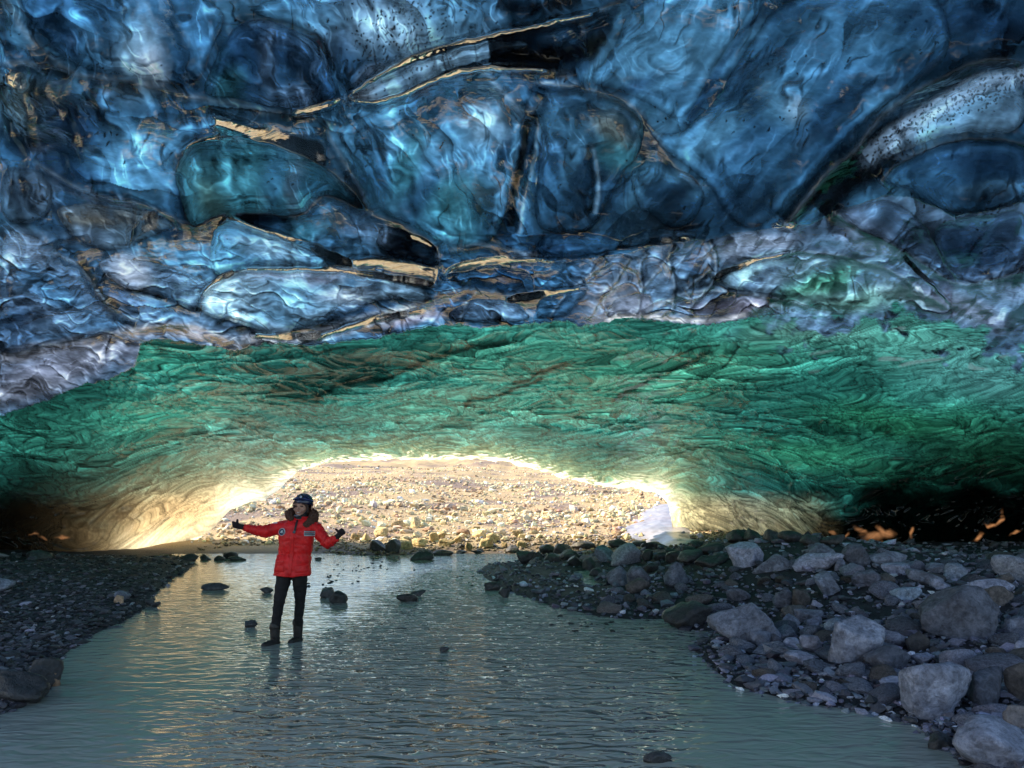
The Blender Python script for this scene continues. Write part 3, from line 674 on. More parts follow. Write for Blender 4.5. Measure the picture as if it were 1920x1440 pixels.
    h1, h2, hid, hx, hy = worley_v(Xw / .50 + 3, Sw / .80, 601)
    m1, m2, mid_, mx_, my_ = worley_v(Xw / .22 + 8, Sw / .34 + Xw * .5, 602)
    bb = sstep(-.25, .25, fbm(X / 3.5, S / 3.0, 603, 2))
    D += gm * ((.45 - h1) * .018 * bb + (.45 - m1) * .006) * np.clip(.15 + near_lip / 170, 0, 1)
    cell = np.exp(((cid - .5) * .5 + (gid - .5) * .3 + gst * .35) + bb * ((hid - .5) * .8 - hy * 1.0 - .8 * np.exp(-(h2 - h1) / .05) + .5 * np.exp(-((h2 - h1 - .15) / .05) ** 2)) + (mid_ - .5) * .35 - my_ * .5 - .45 * np.exp(-(m2 - m1) / .06) + .3 * np.exp(-((m2 - m1 - .17) / .06) ** 2))  # scallop shading and dark creases painted into the green tint
    fil = 1 - np.abs(fbm(Xw / .6, Sw / .5, 135, 3)) * 5; fil2 = 1 - np.abs(fbm(Xw / .55 + 7, Sw / .4, 136, 3)) * 5
    cell = cell * np.exp(.25 * np.clip(fil, 0, 1) ** 2 - .8 * np.clip(fil2, 0, 1) ** 2)
    edge = sstep(.0, .10, f2 - f1) * .3 + .7
    edge2 = sstep(.0, .16, g2 - g1) * .4 + .6
    gcol = gcol * (cell * edge * edge2)[..., None]
    # clear flakes and pale flakes
    o1, o2, oid = worley(Xw / .42 + 9, Sw / .42, 141)
    pale = (oid < .10) * sstep(.45, .3, o1) * sstep(1350, 1650, C) * (R < 720)
    gcol = gcol * (1 - pale[..., None] * .3) + np.array((.14,.22,.26)) * pale[..., None] * .3
    # dark seams running up to the right
    for ln, wd in (([(1145,748),(1200,720),(1290,672),(1325,655)],5),([(1200,690),(1290,650),(1340,640)],3),([(600,745),(680,710),(760,690),(850,655),(960,635)],7),([(880,760),(940,735),(1010,715)],5),([(960,720),(1000,705),(1060,690)],5),
                   ([(560,640),(600,660),(640,655)],4),([(1380,640),(1340,690)],3)):
        d, _, _ = seg_dist(Cw, Rw, ln)
        k = np.exp(-(d / wd) ** 2)[..., None]; gcol = gcol * (1 - .85 * k)
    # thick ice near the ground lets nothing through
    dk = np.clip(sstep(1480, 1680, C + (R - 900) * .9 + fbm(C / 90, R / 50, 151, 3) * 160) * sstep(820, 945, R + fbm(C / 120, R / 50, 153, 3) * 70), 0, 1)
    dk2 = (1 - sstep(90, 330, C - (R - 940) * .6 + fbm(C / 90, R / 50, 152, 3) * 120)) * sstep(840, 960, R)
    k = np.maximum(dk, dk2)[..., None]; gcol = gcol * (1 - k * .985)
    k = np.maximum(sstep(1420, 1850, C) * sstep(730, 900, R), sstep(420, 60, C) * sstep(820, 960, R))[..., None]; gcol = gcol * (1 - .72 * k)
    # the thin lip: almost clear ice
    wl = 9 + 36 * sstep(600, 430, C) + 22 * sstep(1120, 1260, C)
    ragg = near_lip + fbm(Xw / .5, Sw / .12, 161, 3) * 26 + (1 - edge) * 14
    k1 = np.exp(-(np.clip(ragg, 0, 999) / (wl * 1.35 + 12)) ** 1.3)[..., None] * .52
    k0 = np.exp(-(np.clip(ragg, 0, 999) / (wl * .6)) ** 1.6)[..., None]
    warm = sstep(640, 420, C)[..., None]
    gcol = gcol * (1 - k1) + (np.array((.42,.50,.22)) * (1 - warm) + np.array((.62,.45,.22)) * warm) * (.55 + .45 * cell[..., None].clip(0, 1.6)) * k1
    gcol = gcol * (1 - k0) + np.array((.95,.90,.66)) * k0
    # right foot of the arch, golden tint
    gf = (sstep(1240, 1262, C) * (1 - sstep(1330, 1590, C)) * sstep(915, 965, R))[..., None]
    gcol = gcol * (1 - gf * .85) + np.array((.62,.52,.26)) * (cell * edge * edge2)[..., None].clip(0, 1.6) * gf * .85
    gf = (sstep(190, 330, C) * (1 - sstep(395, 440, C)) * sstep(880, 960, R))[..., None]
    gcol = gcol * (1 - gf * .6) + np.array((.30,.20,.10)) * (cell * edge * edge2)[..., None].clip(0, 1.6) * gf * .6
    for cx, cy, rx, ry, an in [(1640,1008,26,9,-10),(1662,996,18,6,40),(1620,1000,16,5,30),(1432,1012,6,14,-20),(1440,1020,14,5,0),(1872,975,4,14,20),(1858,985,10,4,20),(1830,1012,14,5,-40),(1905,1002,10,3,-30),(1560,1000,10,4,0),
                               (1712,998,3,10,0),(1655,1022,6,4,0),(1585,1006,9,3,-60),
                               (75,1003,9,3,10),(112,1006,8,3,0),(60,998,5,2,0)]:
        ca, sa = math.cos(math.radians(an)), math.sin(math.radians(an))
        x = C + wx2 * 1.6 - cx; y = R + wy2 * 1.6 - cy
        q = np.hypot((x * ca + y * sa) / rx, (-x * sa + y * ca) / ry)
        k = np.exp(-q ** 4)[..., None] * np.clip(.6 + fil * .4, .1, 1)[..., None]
        gcol = gcol * (1 - k) + np.array((.36,.16,.06)) * k  # orange flecks painted in place of reflected light
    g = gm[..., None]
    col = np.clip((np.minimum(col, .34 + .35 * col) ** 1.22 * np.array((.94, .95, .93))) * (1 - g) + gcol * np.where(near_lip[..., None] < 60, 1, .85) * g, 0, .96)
    lm_ = (col @ np.array((.25, .5, .25)))[..., None]; col = col * (1 - .10) + lm_ * .10
    Y = Y * (1 + D)
    lim = 19.0 / np.maximum(np.abs((C - 960) / F), .05)
    Y = np.minimum(Y, np.maximum(lim, 1.4))
    Ysm = Y / (1 + D)
    Ps = np.stack([(C - 960) / F * Ysm, Ysm, CAMH + (HROW - R) / F * Ysm], -1)
    e1 = np.zeros_like(Ps); e2 = np.zeros_like(Ps); q = 6
    e1[:, q:-q] = Ps[:, 2 * q:] - Ps[:, :-2 * q]; e1[:, :q] = e1[:, q:q + 1]; e1[:, -q:] = e1[:, -q - 1:-q]
    e2[q:-q] = Ps[2 * q:] - Ps[:-2 * q]; e2[:q] = e2[q:q + 1]; e2[-q:] = e2[-q - 1:-q]
    SN = np.cross(e1, e2); SN /= np.linalg.norm(SN, axis=-1, keepdims=True) + 1e-9
    view = Ps - np.array((0, 0, CAMH))
    SN = SN * -np.sign((SN * view).sum(-1, keepdims=True) + 1e-9)   # the broad run of the vault, facing into the cave
    for i in range(1, nr):
        bad = (np.abs(R[i] - R[max(i - 7, 0)]) < STEP * 6.5) & (R[i] > 700)
        SN[i][bad] = SN[i - 1][bad]
    P = np.stack([(C - 960) / F * Y, Y, CAMH + (HROW - R) / F * Y], -1)
    keep = np.abs(np.diff(R, axis=0)) > 1e-6
    # unseen smooth glacier top, added to soften the sun reaching the vault
    si = np.concatenate([np.arange(0, 34, 3), np.arange(34, nr, 9), [nr - 1]]); sj = np.concatenate([np.arange(0, 46, 4), np.arange(46, nc - 46, 10), np.arange(nc - 46, nc, 4), [nc - 1]])
    T = np.minimum(Ps[np.ix_(si, sj)], 1e6); nl = near_lip[np.ix_(si, sj)]
    lowr = np.maximum(sstep(820, 1040, R[np.ix_(si, sj)]) , 0)
    th = .12 + 1.1 * sstep(0, 260, nl)
    Yt = Y[np.ix_(si, sj)]; Yb = Yt + th * (.4 + 1.2 * lowr)
    T = np.stack([(C[np.ix_(si, sj)] - 960) / F * Yb, Yb, CAMH + (HROW - R[np.ix_(si, sj)]) / F * Yt + th], -1)
    for _ in range(3):
        T[1:-1, 1:-1, 2] = (T[1:-1, 1:-1, 2] * 2 + T[:-2, 1:-1, 2] + T[2:, 1:-1, 2] + T[1:-1, :-2, 2] + T[1:-1, 2:, 2]) / 6
        T[1:-1, 1:-1, 1] = (T[1:-1, 1:-1, 1] * 2 + T[:-2, 1:-1, 1] + T[2:, 1:-1, 1] + T[1:-1, :-2, 1] + T[1:-1, 2:, 1]) / 6
    k2 = keep[np.minimum(si[:-1], nr - 2)][:, sj]; kf2 = (k2[:, :-1] | k2[:, 1:]).ravel()
    F2 = grid_faces(len(si), len(sj))[kf2]
    go = mesh_np('glacier_top_diffuser', T.reshape(-1, 3), F2, mat_glacier_top_diffuser())
    tag(go, kind='structure')
    Fc = grid_faces(nr, nc)
    kf = (keep[:, :-1] | keep[:, 1:]).ravel()
    Fc = Fc[kf]
    V = P.reshape(-1, 3)
    used = np.zeros(len(V), bool); used[Fc.ravel()] = True
    remap = np.cumsum(used) - 1
    o = mesh_np('ice_vault', V[used], remap[Fc], mat_ice())
    mir = (np.where(mir < .56, .40 - .10 * layerB, mir)) * (1 - gm) + (.20 + .14 * sstep(80, 0, near_lip)) * gm
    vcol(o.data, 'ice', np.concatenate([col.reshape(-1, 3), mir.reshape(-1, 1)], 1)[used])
    a = o.data.attributes.new('broad', 'FLOAT_VECTOR', 'POINT')
    a.data.foreach_set('vector', np.ascontiguousarray(SN.reshape(-1, 3)[used], dtype=np.float32).ravel())
    return o

STEP = 1.7
ice = build_ice()
tag(ice, kind='structure')

# ------------------------------------------------------------------ ground
def gp(px, row, z=0.0):
    y = F * (CAMH - z) / (row - HROW)
    return ((px - 960) / F * y, y)
LEFT_SHORE = [(-400,1700),(-60,1420),(0,1345),(60,1320),(100,1290),(112,1262),(120,1240),(160,1205),(190,1188),(240,1165),(282,1140),(290,1120),(330,1085),(360,1068),(372,1052),(345,1044),(300,1041)]
FAR_SHORE = [(380,1034),(440,1030),(500,1029),(560,1030),(640,1040),(700,1042),(760,1041),(800,1038),(870,1036),(930,1036),(985,1040),(1010,1046)]
RIGHT_SHORE = [(960,1054),(905,1060),(893,1070),(905,1085),(953,1111),(1022,1135),(1112,1156),(1180,1163),(1240,1162),(1262,1180),(1330,1186),(1300,1205),(1288,1217),(1320,1250),(1362,1286),(1440,1307),(1500,1321),(1560,1330),(1617,1336),(1700,1360),(1728,1379),(1792,1427),(1900,1500),(2300,1800)]
WATER = [gp(*p) for p in LEFT_SHORE + FAR_SHORE + RIGHT_SHORE]
WATER = WATER + [(9, -4), (-9, -4)]
POOL = [gp(*p) for p in [(1078,1072),(1100,1070),(1108,1078),(1115,1090),(1118,1101),(1100,1096),(1092,1083)]]
def terrain(X, Y):
    X = np.asarray(X, float); Y = np.asarray(Y, float)
    d, _, _ = seg_dist(X, Y, WATER + [WATER[0]])
    ins = inside(X, Y, WATER)
    dp, _, _ = seg_dist(X, Y, POOL + [POOL[0]]); ip = inside(X, Y, POOL)
    d = np.where(ins, -d, d)
    d = np.where(ip, -dp, np.minimum(d, np.where(d > 0, dp * 1.5, 9)))
    n = fbm(X / 1.3, Y / 1.3, 201, 4)
    right = sstep(.2, 1.5, X - Y * .05)
    z_in = -.06 - .25 * np.clip(-d, 0, 1.5)
    capR = .18 + .52 * np.exp(-((X - 5.6) / 2.6) ** 2 - ((Y - 14.5) / 5.5) ** 2) + .20 * sstep(1.0, 4.0, X - Y * .12) 
    zr = capR * (1 - np.exp(-np.clip(d, 0, 99) * .42))
    zl = .16 * (1 - np.exp(-np.clip(d, 0, 99) * .5)) 
    z_out = zl * (1 - right) + zr * right + .015 + .05 * n * np.clip(d * 1.5, 0, 1)
    z = np.where(d < 0, z_in, z_out)
    z = np.where(np.abs(d) < .12, .5 * (1 + d / .12) * .02 - (1 - d / .12) * .5 * .07, z)
    far = np.interp(Y, [21.5, 25, 30, 40, 60, 100, 200, 350, 600, 900], [0, .20, .52, 1.05, 2.0, 4.0, 8.6, 16.5, 33, 52])
    far = far + sstep(24, 40, Y) * fbm(X / 6, Y / 6, 212, 4) * .28 + sstep(50, 120, Y) * fbm(X / 22, Y / 30, 213, 4) * 1.3
    far = far + sstep(160, 420, Y) * (fbm(X / 60, Y / 70, 214, 4) * 7 + np.abs(fbm(X / 26 + Y / 60, Y / 60, 215, 3)) * -5) + sstep(24, 34, Y) * sstep(0, -8, X) * .5
    z = np.where(Y > 21.5, np.maximum(z, 0) + far * sstep(21.5, 23.0, Y), z)
    return z
xs = np.concatenate([-np.geomspace(560, 21, 90)[:-1], np.linspace(-21, -9, 90)[:-1], np.linspace(-9, 12, 420)[:-1], np.linspace(12, 24, 90)[:-1], np.geomspace(24, 420, 80)])
ys = np.concatenate([np.linspace(-14, 2.5, 40)[:-1], np.linspace(2.5, 26, 430)[:-1], np.linspace(26, 60, 180)[:-1], np.geomspace(60, 900, 220)])
GX, GY_ = np.meshgrid(xs, ys)
GZ = terrain(GX, GY_)
gV = np.stack([GX, GY_, GZ], -1).reshape(-1, 3)
ground = mesh_np('ground', gV, grid_faces(len(ys), len(xs)), mat_attr('gravel_ground', 'tone', rough=.75, bump=1.0, scale=26, dist=.05, spec=.3))
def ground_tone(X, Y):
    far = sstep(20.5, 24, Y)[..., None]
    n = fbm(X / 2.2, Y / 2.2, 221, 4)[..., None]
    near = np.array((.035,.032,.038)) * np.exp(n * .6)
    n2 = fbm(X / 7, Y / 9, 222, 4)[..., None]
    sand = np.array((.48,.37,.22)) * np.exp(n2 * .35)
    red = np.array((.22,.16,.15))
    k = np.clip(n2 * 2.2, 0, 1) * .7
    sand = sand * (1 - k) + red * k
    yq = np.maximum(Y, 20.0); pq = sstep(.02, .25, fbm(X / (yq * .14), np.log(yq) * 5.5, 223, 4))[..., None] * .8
    sand = sand * (1 - pq) + np.array((.17,.13,.135)) * pq  # purple slope shadows painted into the ground tone
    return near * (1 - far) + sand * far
vcol(ground.data, 'tone', ground_tone(GX, GY_).reshape(-1, 3))
tag(ground, kind='structure')

water = mesh_np('stream_water', np.array([(-40,-14,0),(40,-14,0),(40,23.4,0),(-40,23.4,0)], float), np.array([[0,1,2,3]]), mat_water())
tag(water, kind='structure')

# remnant of white river ice outside the right foot of the arch
ICE_SHEET = [gp(*p, .25) for p in [(1165,1010),(1180,1004),(1205,992),(1240,985),(1300,984),(1300,1030),(1240,1026),(1200,1016),(1180,1013)]]
_ix = np.linspace(min(p[0] for p in ICE_SHEET), max(p[0] for p in ICE_SHEET), 90); _iy = np.linspace(min(p[1] for p in ICE_SHEET), max(p[1] for p in ICE_SHEET), 110)
IX, IY = np.meshgrid(_ix, _iy)
_d, _, _ = seg_dist(IX, IY, ICE_SHEET + [ICE_SHEET[0]]); _in = inside(IX, IY, ICE_SHEET)
_d = np.where(_in, _d, -_d) + fbm(IX * 1.5, IY * 1.5, 900, 3) * .5
IZ = terrain(IX, IY) + np.clip(.32 * (1 - np.exp(-np.clip(_d, -1, 9) * 1.3)), -.3, .4) + fbm(IX * .8, IY * 2.5, 901, 3) * .06
sheet = mesh_np('river_ice', np.stack([IX, IY, IZ], -1).reshape(-1, 3), grid_faces(110, 90), None)
m_, nt_, out_ = newmat('white_river_ice')
b_ = N(nt_, 'ShaderNodeBsdfPrincipled', i_Roughness=.35); b_.inputs['Base Color'].default_value = (.27, .27, .33, 1)
n_ = N(nt_, 'ShaderNodeTexNoise', i_Scale=3.0, i_Detail=4.0); bu_ = N(nt_, 'ShaderNodeBump', i_Strength=1.0, i_Distance=.3); L(nt_, n_.outputs[0], bu_.inputs['Height']); L(nt_, bu_.outputs[0], b_.inputs['Normal'])
L(nt_, b_.outputs[0], out_.inputs[0]); sheet.data.materials.append(m_)
tag(sheet, 'low white sheet of river ice outside the right foot of the arch', 'ice sheet')

# ------------------------------------------------------------------ stones
def ico(sub):
    bm = bmesh.new(); bmesh.ops.create_icosphere(bm, subdivisions=sub, radius=1)
    V = np.array([v.co[:] for v in bm.verts]); Fc = np.array([[v.index for v in f.verts] for f in bm.faces]); bm.free()
    return V / np.linalg.norm(V, axis=1, keepdims=True), Fc
ICO = {k: ico(k) for k in (1, 2, 3, 4, 5)}
def noise3(V, s, seed, octv=4):
    return (fbm(V[:, 0] * s + seed, V[:, 1] * s + V[:, 2] * s * .63 + 3.1 * seed, seed, octv) + fbm(V[:, 1] * s - 5 + seed, V[:, 2] * s + V[:, 0] * s * .57, seed + 40, octv) + fbm(V[:, 2] * s + 9, V[:, 0] * s - V[:, 1] * s * .6, seed + 80, octv)) / 2.2
def rock_shape(sub, seed, ang=.8, cuts=13, rough=.05):
    """unit stone: ang 0 = water-worn, 1 = broken"""
    rs = np.random.RandomState(seed)
    D, Fc = ICO[sub]
    ang = .35 + .65 * ang
    n = rs.normal(size=(cuts, 3)); n /= np.linalg.norm(n, axis=1, keepdims=True)
    off = rs.uniform(.42, .92, cuts)
    dots = D @ n.T
    with np.errstate(divide='ignore'):
        r = np.where(dots > .05, off / np.maximum(dots, .05), 9.0)
    p = 4 + 26 * ang                      # soft minimum: sharper edges when broken
    rr = (np.sum(r ** -p, axis=1) + 1.22 ** -p) ** (-1 / p)
    V = D * rr[:, None]
    V = V + D * (noise3(V, .9, seed % 97, 3) * .16 + noise3(V, 2.6, seed % 89 + 7, 4) * rough * 1.5 + noise3(V, 7.0, seed % 61 + 5, 4) * rough * .8)[:, None]
    if ang > .5 and sub >= 4:             # cracks and ledges
        c = noise3(V, 1.6, seed % 71 + 3, 3)
        V -= D * (np.exp(-(c / .02) ** 2) * .035)[:, None]
        lay = V[:, 2] * 5 + c * 3
        V += D * ((np.abs(lay - np.round(lay)) * 2) ** 3 * .018)[:, None]
    return V, Fc
ROCKM = {
 'slate': mat_rock('slate_grey_stone', (.10,.105,.135), (.29,.30,.37), 6, bump=.8, dist=.06),
 'pale': mat_rock('pale_grey_stone', (.17,.17,.22), (.36,.36,.46), 7, bump=.7, dist=.05),
 'speck': mat_rock('speckled_grey_stone', (.17,.18,.22), (.31,.32,.38), 7, bump=.5, dist=.04, speck=1),
 'brown': mat_rock('brown_grey_stone', (.09,.08,.08), (.20,.17,.16), 6, bump=.5, dist=.05),
 'dark': mat_rock('wet_dark_stone', (.02,.02,.022), (.07,.065,.065), 6, rough=.45, bump=.5, dist=.05, spec=.5),
 'gold': mat_rock('ochre_stone', (.30,.22,.11), (.60,.46,.25), 5, bump=.5, dist=.05),
 'blue': mat_rock('bluish_speckled_stone', (.14,.17,.22), (.32,.38,.46), 5.0, bump=.5, dist=.04, speck=1),
 'tan': mat_rock('tan_stone', (.30,.18,.11), (.55,.36,.24), 5.0, bump=.4, dist=.02),
}
def solve_ground(cx, row):
    z = 0.0
    for _ in range(30):
        y = F * (CAMH - z) / max(row - HROW, 1.5)
        y = min(y, 60)
        x = (cx - 960) / F * y
        z = .5 * z + .5 * max(float(terrain(np.array([x]), np.array([y]))[0]), 0.0)
    return x, y, z
_rock_n = 0
def put_rock(x0, r0, x1, r1, mat, ang, label, group=None, name='boulder', cat='boulder', y=None, sub=None, tilt=0.0, depth=.9):
    """one stone whose outline from the photographer spans columns x0..x1 and rows r0..r1"""
    global _rock_n
    _rock_n += 1
    cx, hh = (x0 + x1) / 2, (r1 - r0)
    if y is None:
        X, Y, z = solve_ground(cx, r1 - hh * .10)
    else:
        Y = y; X = (cx - 960) / F * Y; z = CAMH - (r1 - HROW) / F * Y
    W = (x1 - x0) / F * Y; H = hh / F * Y
    dd = min(W, H * 1.6) * depth
    Y += dd * .35; W *= 1 + .35 * dd / Y; H *= 1 + .35 * dd / Y
    X = (cx - 960) / F * Y
    zb = CAMH - (r1 - HROW) / F * (Y - dd * .35)
    px = (x1 - x0) * .53
    sub = sub or (5 if px > 110 else 4 if px > 28 else 3)
    V, Fc = rock_shape(sub, 1000 + _rock_n * 37, ang)
    a = math.radians(tilt + random.uniform(-8, 8)); ca, sa = math.cos(a), math.sin(a)
    V = np.stack([V[:, 0] * ca - V[:, 2] * sa, V[:, 1], V[:, 0] * sa + V[:, 2] * ca], 1)
    V -= (V.max(0) + V.min(0)) / 2
    V /= (V.max(0) - V.min(0))
    Hs = H * 1.12                          # a little sits below the gravel
    V = V * np.array([W, dd, Hs]); V[:, 2] += Hs / 2
    o = mesh_np(name, V, Fc, ROCKM[mat])
    o.location = (X, Y, zb - H * .12)
    tag(o, label, cat, group)
    return o
def c8(u0, v0, u1, v1): return 1400 + u0 * .3055, 1000 + v0 * .3055, 1400 + u1 * .3055, 1000 + v1 * .3055
def c6(u0, v0, u1, v1): return 900 + u0 * .531, 960 + v0 * .531, 900 + u1 * .531, 960 + v1 * .531
def c4(u0, v0, u1, v1): return 1000 + u0 * .2083, 930 + v0 * .2083, 1000 + u1 * .2083, 930 + v1 * .2083
def c3(u0, v0, u1, v1): return 640 + u0 * .1875, 930 + v0 * .1875, 640 + u1 * .1875, 930 + v1 * .1875
BANK = 'stones on the right bank'
BANK_ROCKS = [
 (c8(370,65,525,150),'slate',.2,'rounded grey boulder on the crest of the right bank above a broad flat boulder'),
 (c8(575,65,735,215),'slate',.85,'blocky grey boulder with sharp corner at the foot of the black ice'),
 (c8(285,120,580,245),'pale',.35,'broad low pale boulder on the crest of the right bank'),
 (c6(870,110,1000,205),'pale',.5,'pale blue grey boulder leaning on the dark rocks of the crest'),
 (c6(960,150,1095,218),'slate',.6,'cracked grey boulder just right of the pale boulder on the crest'),
 (c8(540,150,612,238),'pale',.8,'small upright pale stone beside the blocky boulder'),
 (c8(650,230,805,348),'pale',.0,'smooth egg shaped grey boulder in the middle of the right bank'),
 (c8(815,185,1005,268),'pale',.3,'pale flat wedge shaped stone right of the smooth egg shaped boulder'),
 (c8(1095,183,1232,252),'slate',.5,'dark capped stone near the black ice on the right'),
 (c8(1200,187,1356,302),'speck',.3,'pale pitted rounded boulder behind the huge angular boulder'),
 (c8(1480,138,1760,318),'speck',.7,'big pale speckled block at the right edge of the bank'),
 (c8(980,225,1182,332),'slate',.8,'angular grey stone with a dark right face behind the bluish stone'),
 (c8(1305,283,1640,385),'pale',.3,'long flat pale slab lying over a dark stone'),
 (c8(1390,320,1612,465),'brown',.3,'dark rounded stone under the long flat pale slab'),
 (c8(875,333,1060,432),'blue',.3,'light bluish speckled flat stone left of the huge angular boulder'),
 (c8(1055,338,1505,690),'slate',.95,'huge angular fractured boulder dominating the right bank'),
 (c8(1128,280,1237,352),'pale',.4,'small pale stone resting just above the huge angular boulder'),
 (c8(395,240,577,402),'slate',.5,'pitted dark grey boulder left of the smooth egg shaped boulder'),
 (c8(280,345,397,482),'brown',.7,'brownish faceted stone behind the small round pale stone'),
 (c8(160,345,282,472),'slate',.6,'tall narrow grey stone behind the rounded shore boulder'),
 (c8(392,411,462,472),'pale',.0,'small round pale stone beside the brownish faceted stone'),
 (c6(800,325,1052,482),'slate',.6,'large rounded wrinkled boulder standing at the water edge'),
 (c8(15,605,150,712),'slate',.4,'small rounded dark boulder against the foot of the wrinkled shore boulder'),
 (c8(198,500,317,617),'slate',.85,'grey wedge shaped stone right of the wrinkled shore boulder'),
 (c8(288,470,462,562),'slate',.6,'grey rounded stone behind the dark overhanging boulder'),
 (c8(360,515,467,583),'pale',.4,'small grey pebble shaped stone left of the dark overhanging boulder'),
 (c8(220,650,350,727),'pale',.3,'pale oval stone near the gravel tongue'),
 (c8(328,630,472,748),'pale',.6,'pale leaning stone beside the dark overhanging boulder'),
 (c8(238,733,417,818),'pale',.5,'pale elongated stone lying alone on the gravel tongue'),
 (c8(460,520,602,642),'blue',.4,'speckled bluish stone behind the dark overhanging boulder'),
 (c8(518,528,842,845),'slate',.9,'large dark boulder with overhanging shaded face beside an oval stone'),
 (c8(725,695,1012,872),'slate',.1,'large smooth oval stone with faint stripes leaning to the right'),
 (c8(970,600,1102,742),'brown',.5,'brown layered stone between the oval stone and huge angular boulder'),
 (c8(1010,740,1156,817),'pale',.5,'pale wedge stone on top of the rounded dark boulder'),
 (c8(936,808,1392,1190),'slate',.45,'massive rounded dark boulder with a black shaded underside above the stream'),
 (c8(1362,843,1602,1095),'slate',.55,'big leaning boulder just right of the massive rounded dark boulder'),
 (c8(1600,800,1760,1070),'brown',.5,'layered rounded boulder at the right edge of the picture'),
 (c8(1640,655,1730,772),'pale',.2,'small pale round stone at the right edge above the layered boulder'),
 (c8(1588,513,1740,645),'slate',.2,'rounded grey stone at the right edge beyond the huge angular boulder'),
 (c8(1473,743,1612,858),'slate',.7,'dark angular stone below the huge angular boulder'),
 (c8(1085,1235,1277,1332),'dark',.8,'flat dark wet slab at the water edge in the near right corner'),
 (c8(1272,1188,1840,1500),'slate',.7,'very large dark boulder filling the near right corner'),
 (c8(1580,1075,1760,1232),'brown',.1,'smooth brownish boulder above the very large corner boulder'),
 (c8(813,888,952,968),'pale',.7,'small bright wet stone left of the massive rounded dark boulder'),
 (c8(740,112,992,202),'slate',.4,'low flat dark grey boulder right of the blocky boulder'),
 (c8(1278,1230,1400,1320),'slate',.6,'stone wedged between flat wet slab and the corner boulder'),
 (c6(448,193,545,268),'slate',.5,'left block of the split grey boulder standing in the backwater'),
 (c6(515,193,612,270),'slate',.55,'right block of the split grey boulder standing in the backwater'),
 (c6(512,235,602,292),'brown',.7,'brown pointed stone in front of the split grey boulder'),
 (c6(462,110,572,196),'speck',.4,'round pitted boulder behind the split grey boulder'),
 (c6(400,118,478,182),'slate',.4,'greenish grey rounded stone left of the round pitted boulder'),
 (c6(645,322,818,415),'dark',.5,'dark wet flat boulder lapped by the milky water'),
 (c6(648,178,746,272),'slate',.5,'lumpy grey boulder right of the split grey boulder'),
 (c6(868,268,952,322),'slate',.4,'rounded grey stone behind the wrinkled shore boulder'),
 (c6(1100,272,1168,348),'brown',.6,'brown upright stone in the middle of the right bank'),
]
for bb, m_, an, lb in BANK_ROCKS:
    put_rock(*bb, m_, an, lb, BANK)
CREST = 'dark rocks along the crest of the right bank'
for i, bb in enumerate([c4(50,435,210,530), c4(180,430,340,540), c4(320,410,565,490), c4(665,385,870,480), c4(880,400,1015,470), c4(960,410,1190,480), c4(970,480,1080,600), c4(1410,400,1535,480),
          c4(1185,495,1345,610), c4(1335,455,1465,550), c4(1475,420,1750,530), c4(1800,300,1940,400), c4(500,650,645,730), c4(1080,500,1200,590), c4(300,540,460,640), c4(440,560,560,680),
          c6(935,58,1000,105), c6(1000,62,1062,108), c6(1055,66,1135,112), c6(1130,78,1200,125), c6(1200,80,1290,120), c6(870,62,945,112), c6(700,135,790,190), c6(760,150,880,200),
          c4(100,520,250,600), c4(230,480,420,590), c4(1180,470,1290,540), c4(0,500,90,580), c4(1560,520,1740,620), c4(1000,600,1130,700)]):
    put_rock(*bb, 'dark', .65, 'dark rounded rock on the shaded crest of the right bank', CREST)
SHORE = 'rocks along the sunlit far shore'
FARS = [
 (c3(80,370,212,452),'gold','dark fronted ochre boulder nearest the standing person on the far shore'),(c3(200,368,292,472),'gold','bright ochre stone touching the dark fronted boulder beside the person'),
 (c3(325,310,472,432),'gold','pointed ochre boulder behind the dark shore rocks'),(c3(250,438,475,562),'dark','long dark rock at the far water edge with lit top'),
 (c3(440,430,602,585),'dark','dark block right of the long dark rock on the far shore'),(c3(570,430,722,545),'gold','pale golden slanting slab facing the sun on the far shore'),
 (c3(700,422,872,505),'gold','flat golden slab right of the slanting slab'),(c3(688,548,930,652),'dark','black wedge shaped rock standing in the far shallows'),
 (c3(770,530,905,592),'dark','low dark rock behind the black wedge shaped rock'),(c3(878,360,985,472),'gold','brown sided ochre boulder in the middle of the far shore'),
 (c3(940,348,1052,432),'gold','golden pointed boulder behind the brown sided boulder'),(c3(968,430,1152,512),'gold','wide golden boulder in the middle of the far shore'),
 (c3(1120,400,1202,482),'gold','small bright golden stone above the wide golden boulder'),(c3(905,540,1130,602),'dark','low dark slab below the wide golden boulder'),
 (c3(1238,460,1312,568),'gold','narrow upright yellow stone at the far water edge'),(c3(1130,478,1245,530),'dark','dark stone left of the narrow upright yellow stone'),
 (c3(1368,420,1525,525),'gold','round ochre boulder of the pair near the right crest'),(c3(1448,368,1592,482),'gold','taller ochre boulder of the pair near the right crest'),
 (c3(1640,495,1782,575),'dark','dark pointed rock at the end of the right crest'),(c3(1745,550,1935,695),'dark','dark rounded rock mass at the tip of the right crest'),
 (c3(505,243,655,315),'gold','flat tan boulder in the second row of the far shore'),(c3(688,208,792,332),'gold','tall pale boulder in the second row of the far shore'),
 (c3(800,308,932,352),'tan','low brown block right of the tall pale boulder'),(c3(1150,328,1292,402),'tan','brown pyramid shaped boulder on the sunlit gravel'),
 (c3(1305,340,1452,422),'gold','pale boulder right of the brown pyramid shaped boulder'),(c3(1700,340,1822,425),'gold','pale rounded boulder above the dark pointed rock'),
 (c3(1600,458,1662,522),'gold','small ochre stone left of the dark pointed rock'),(c3(1750,448,1852,525),'gold','ochre stone just above the dark pointed rock'),
 (c3(1150,540,1260,578),'dark','low dark stone left of the foot of the yellow stone'),(c3(1310,540,1420,585),'dark','low dark stone right of the foot of the yellow stone'),
]
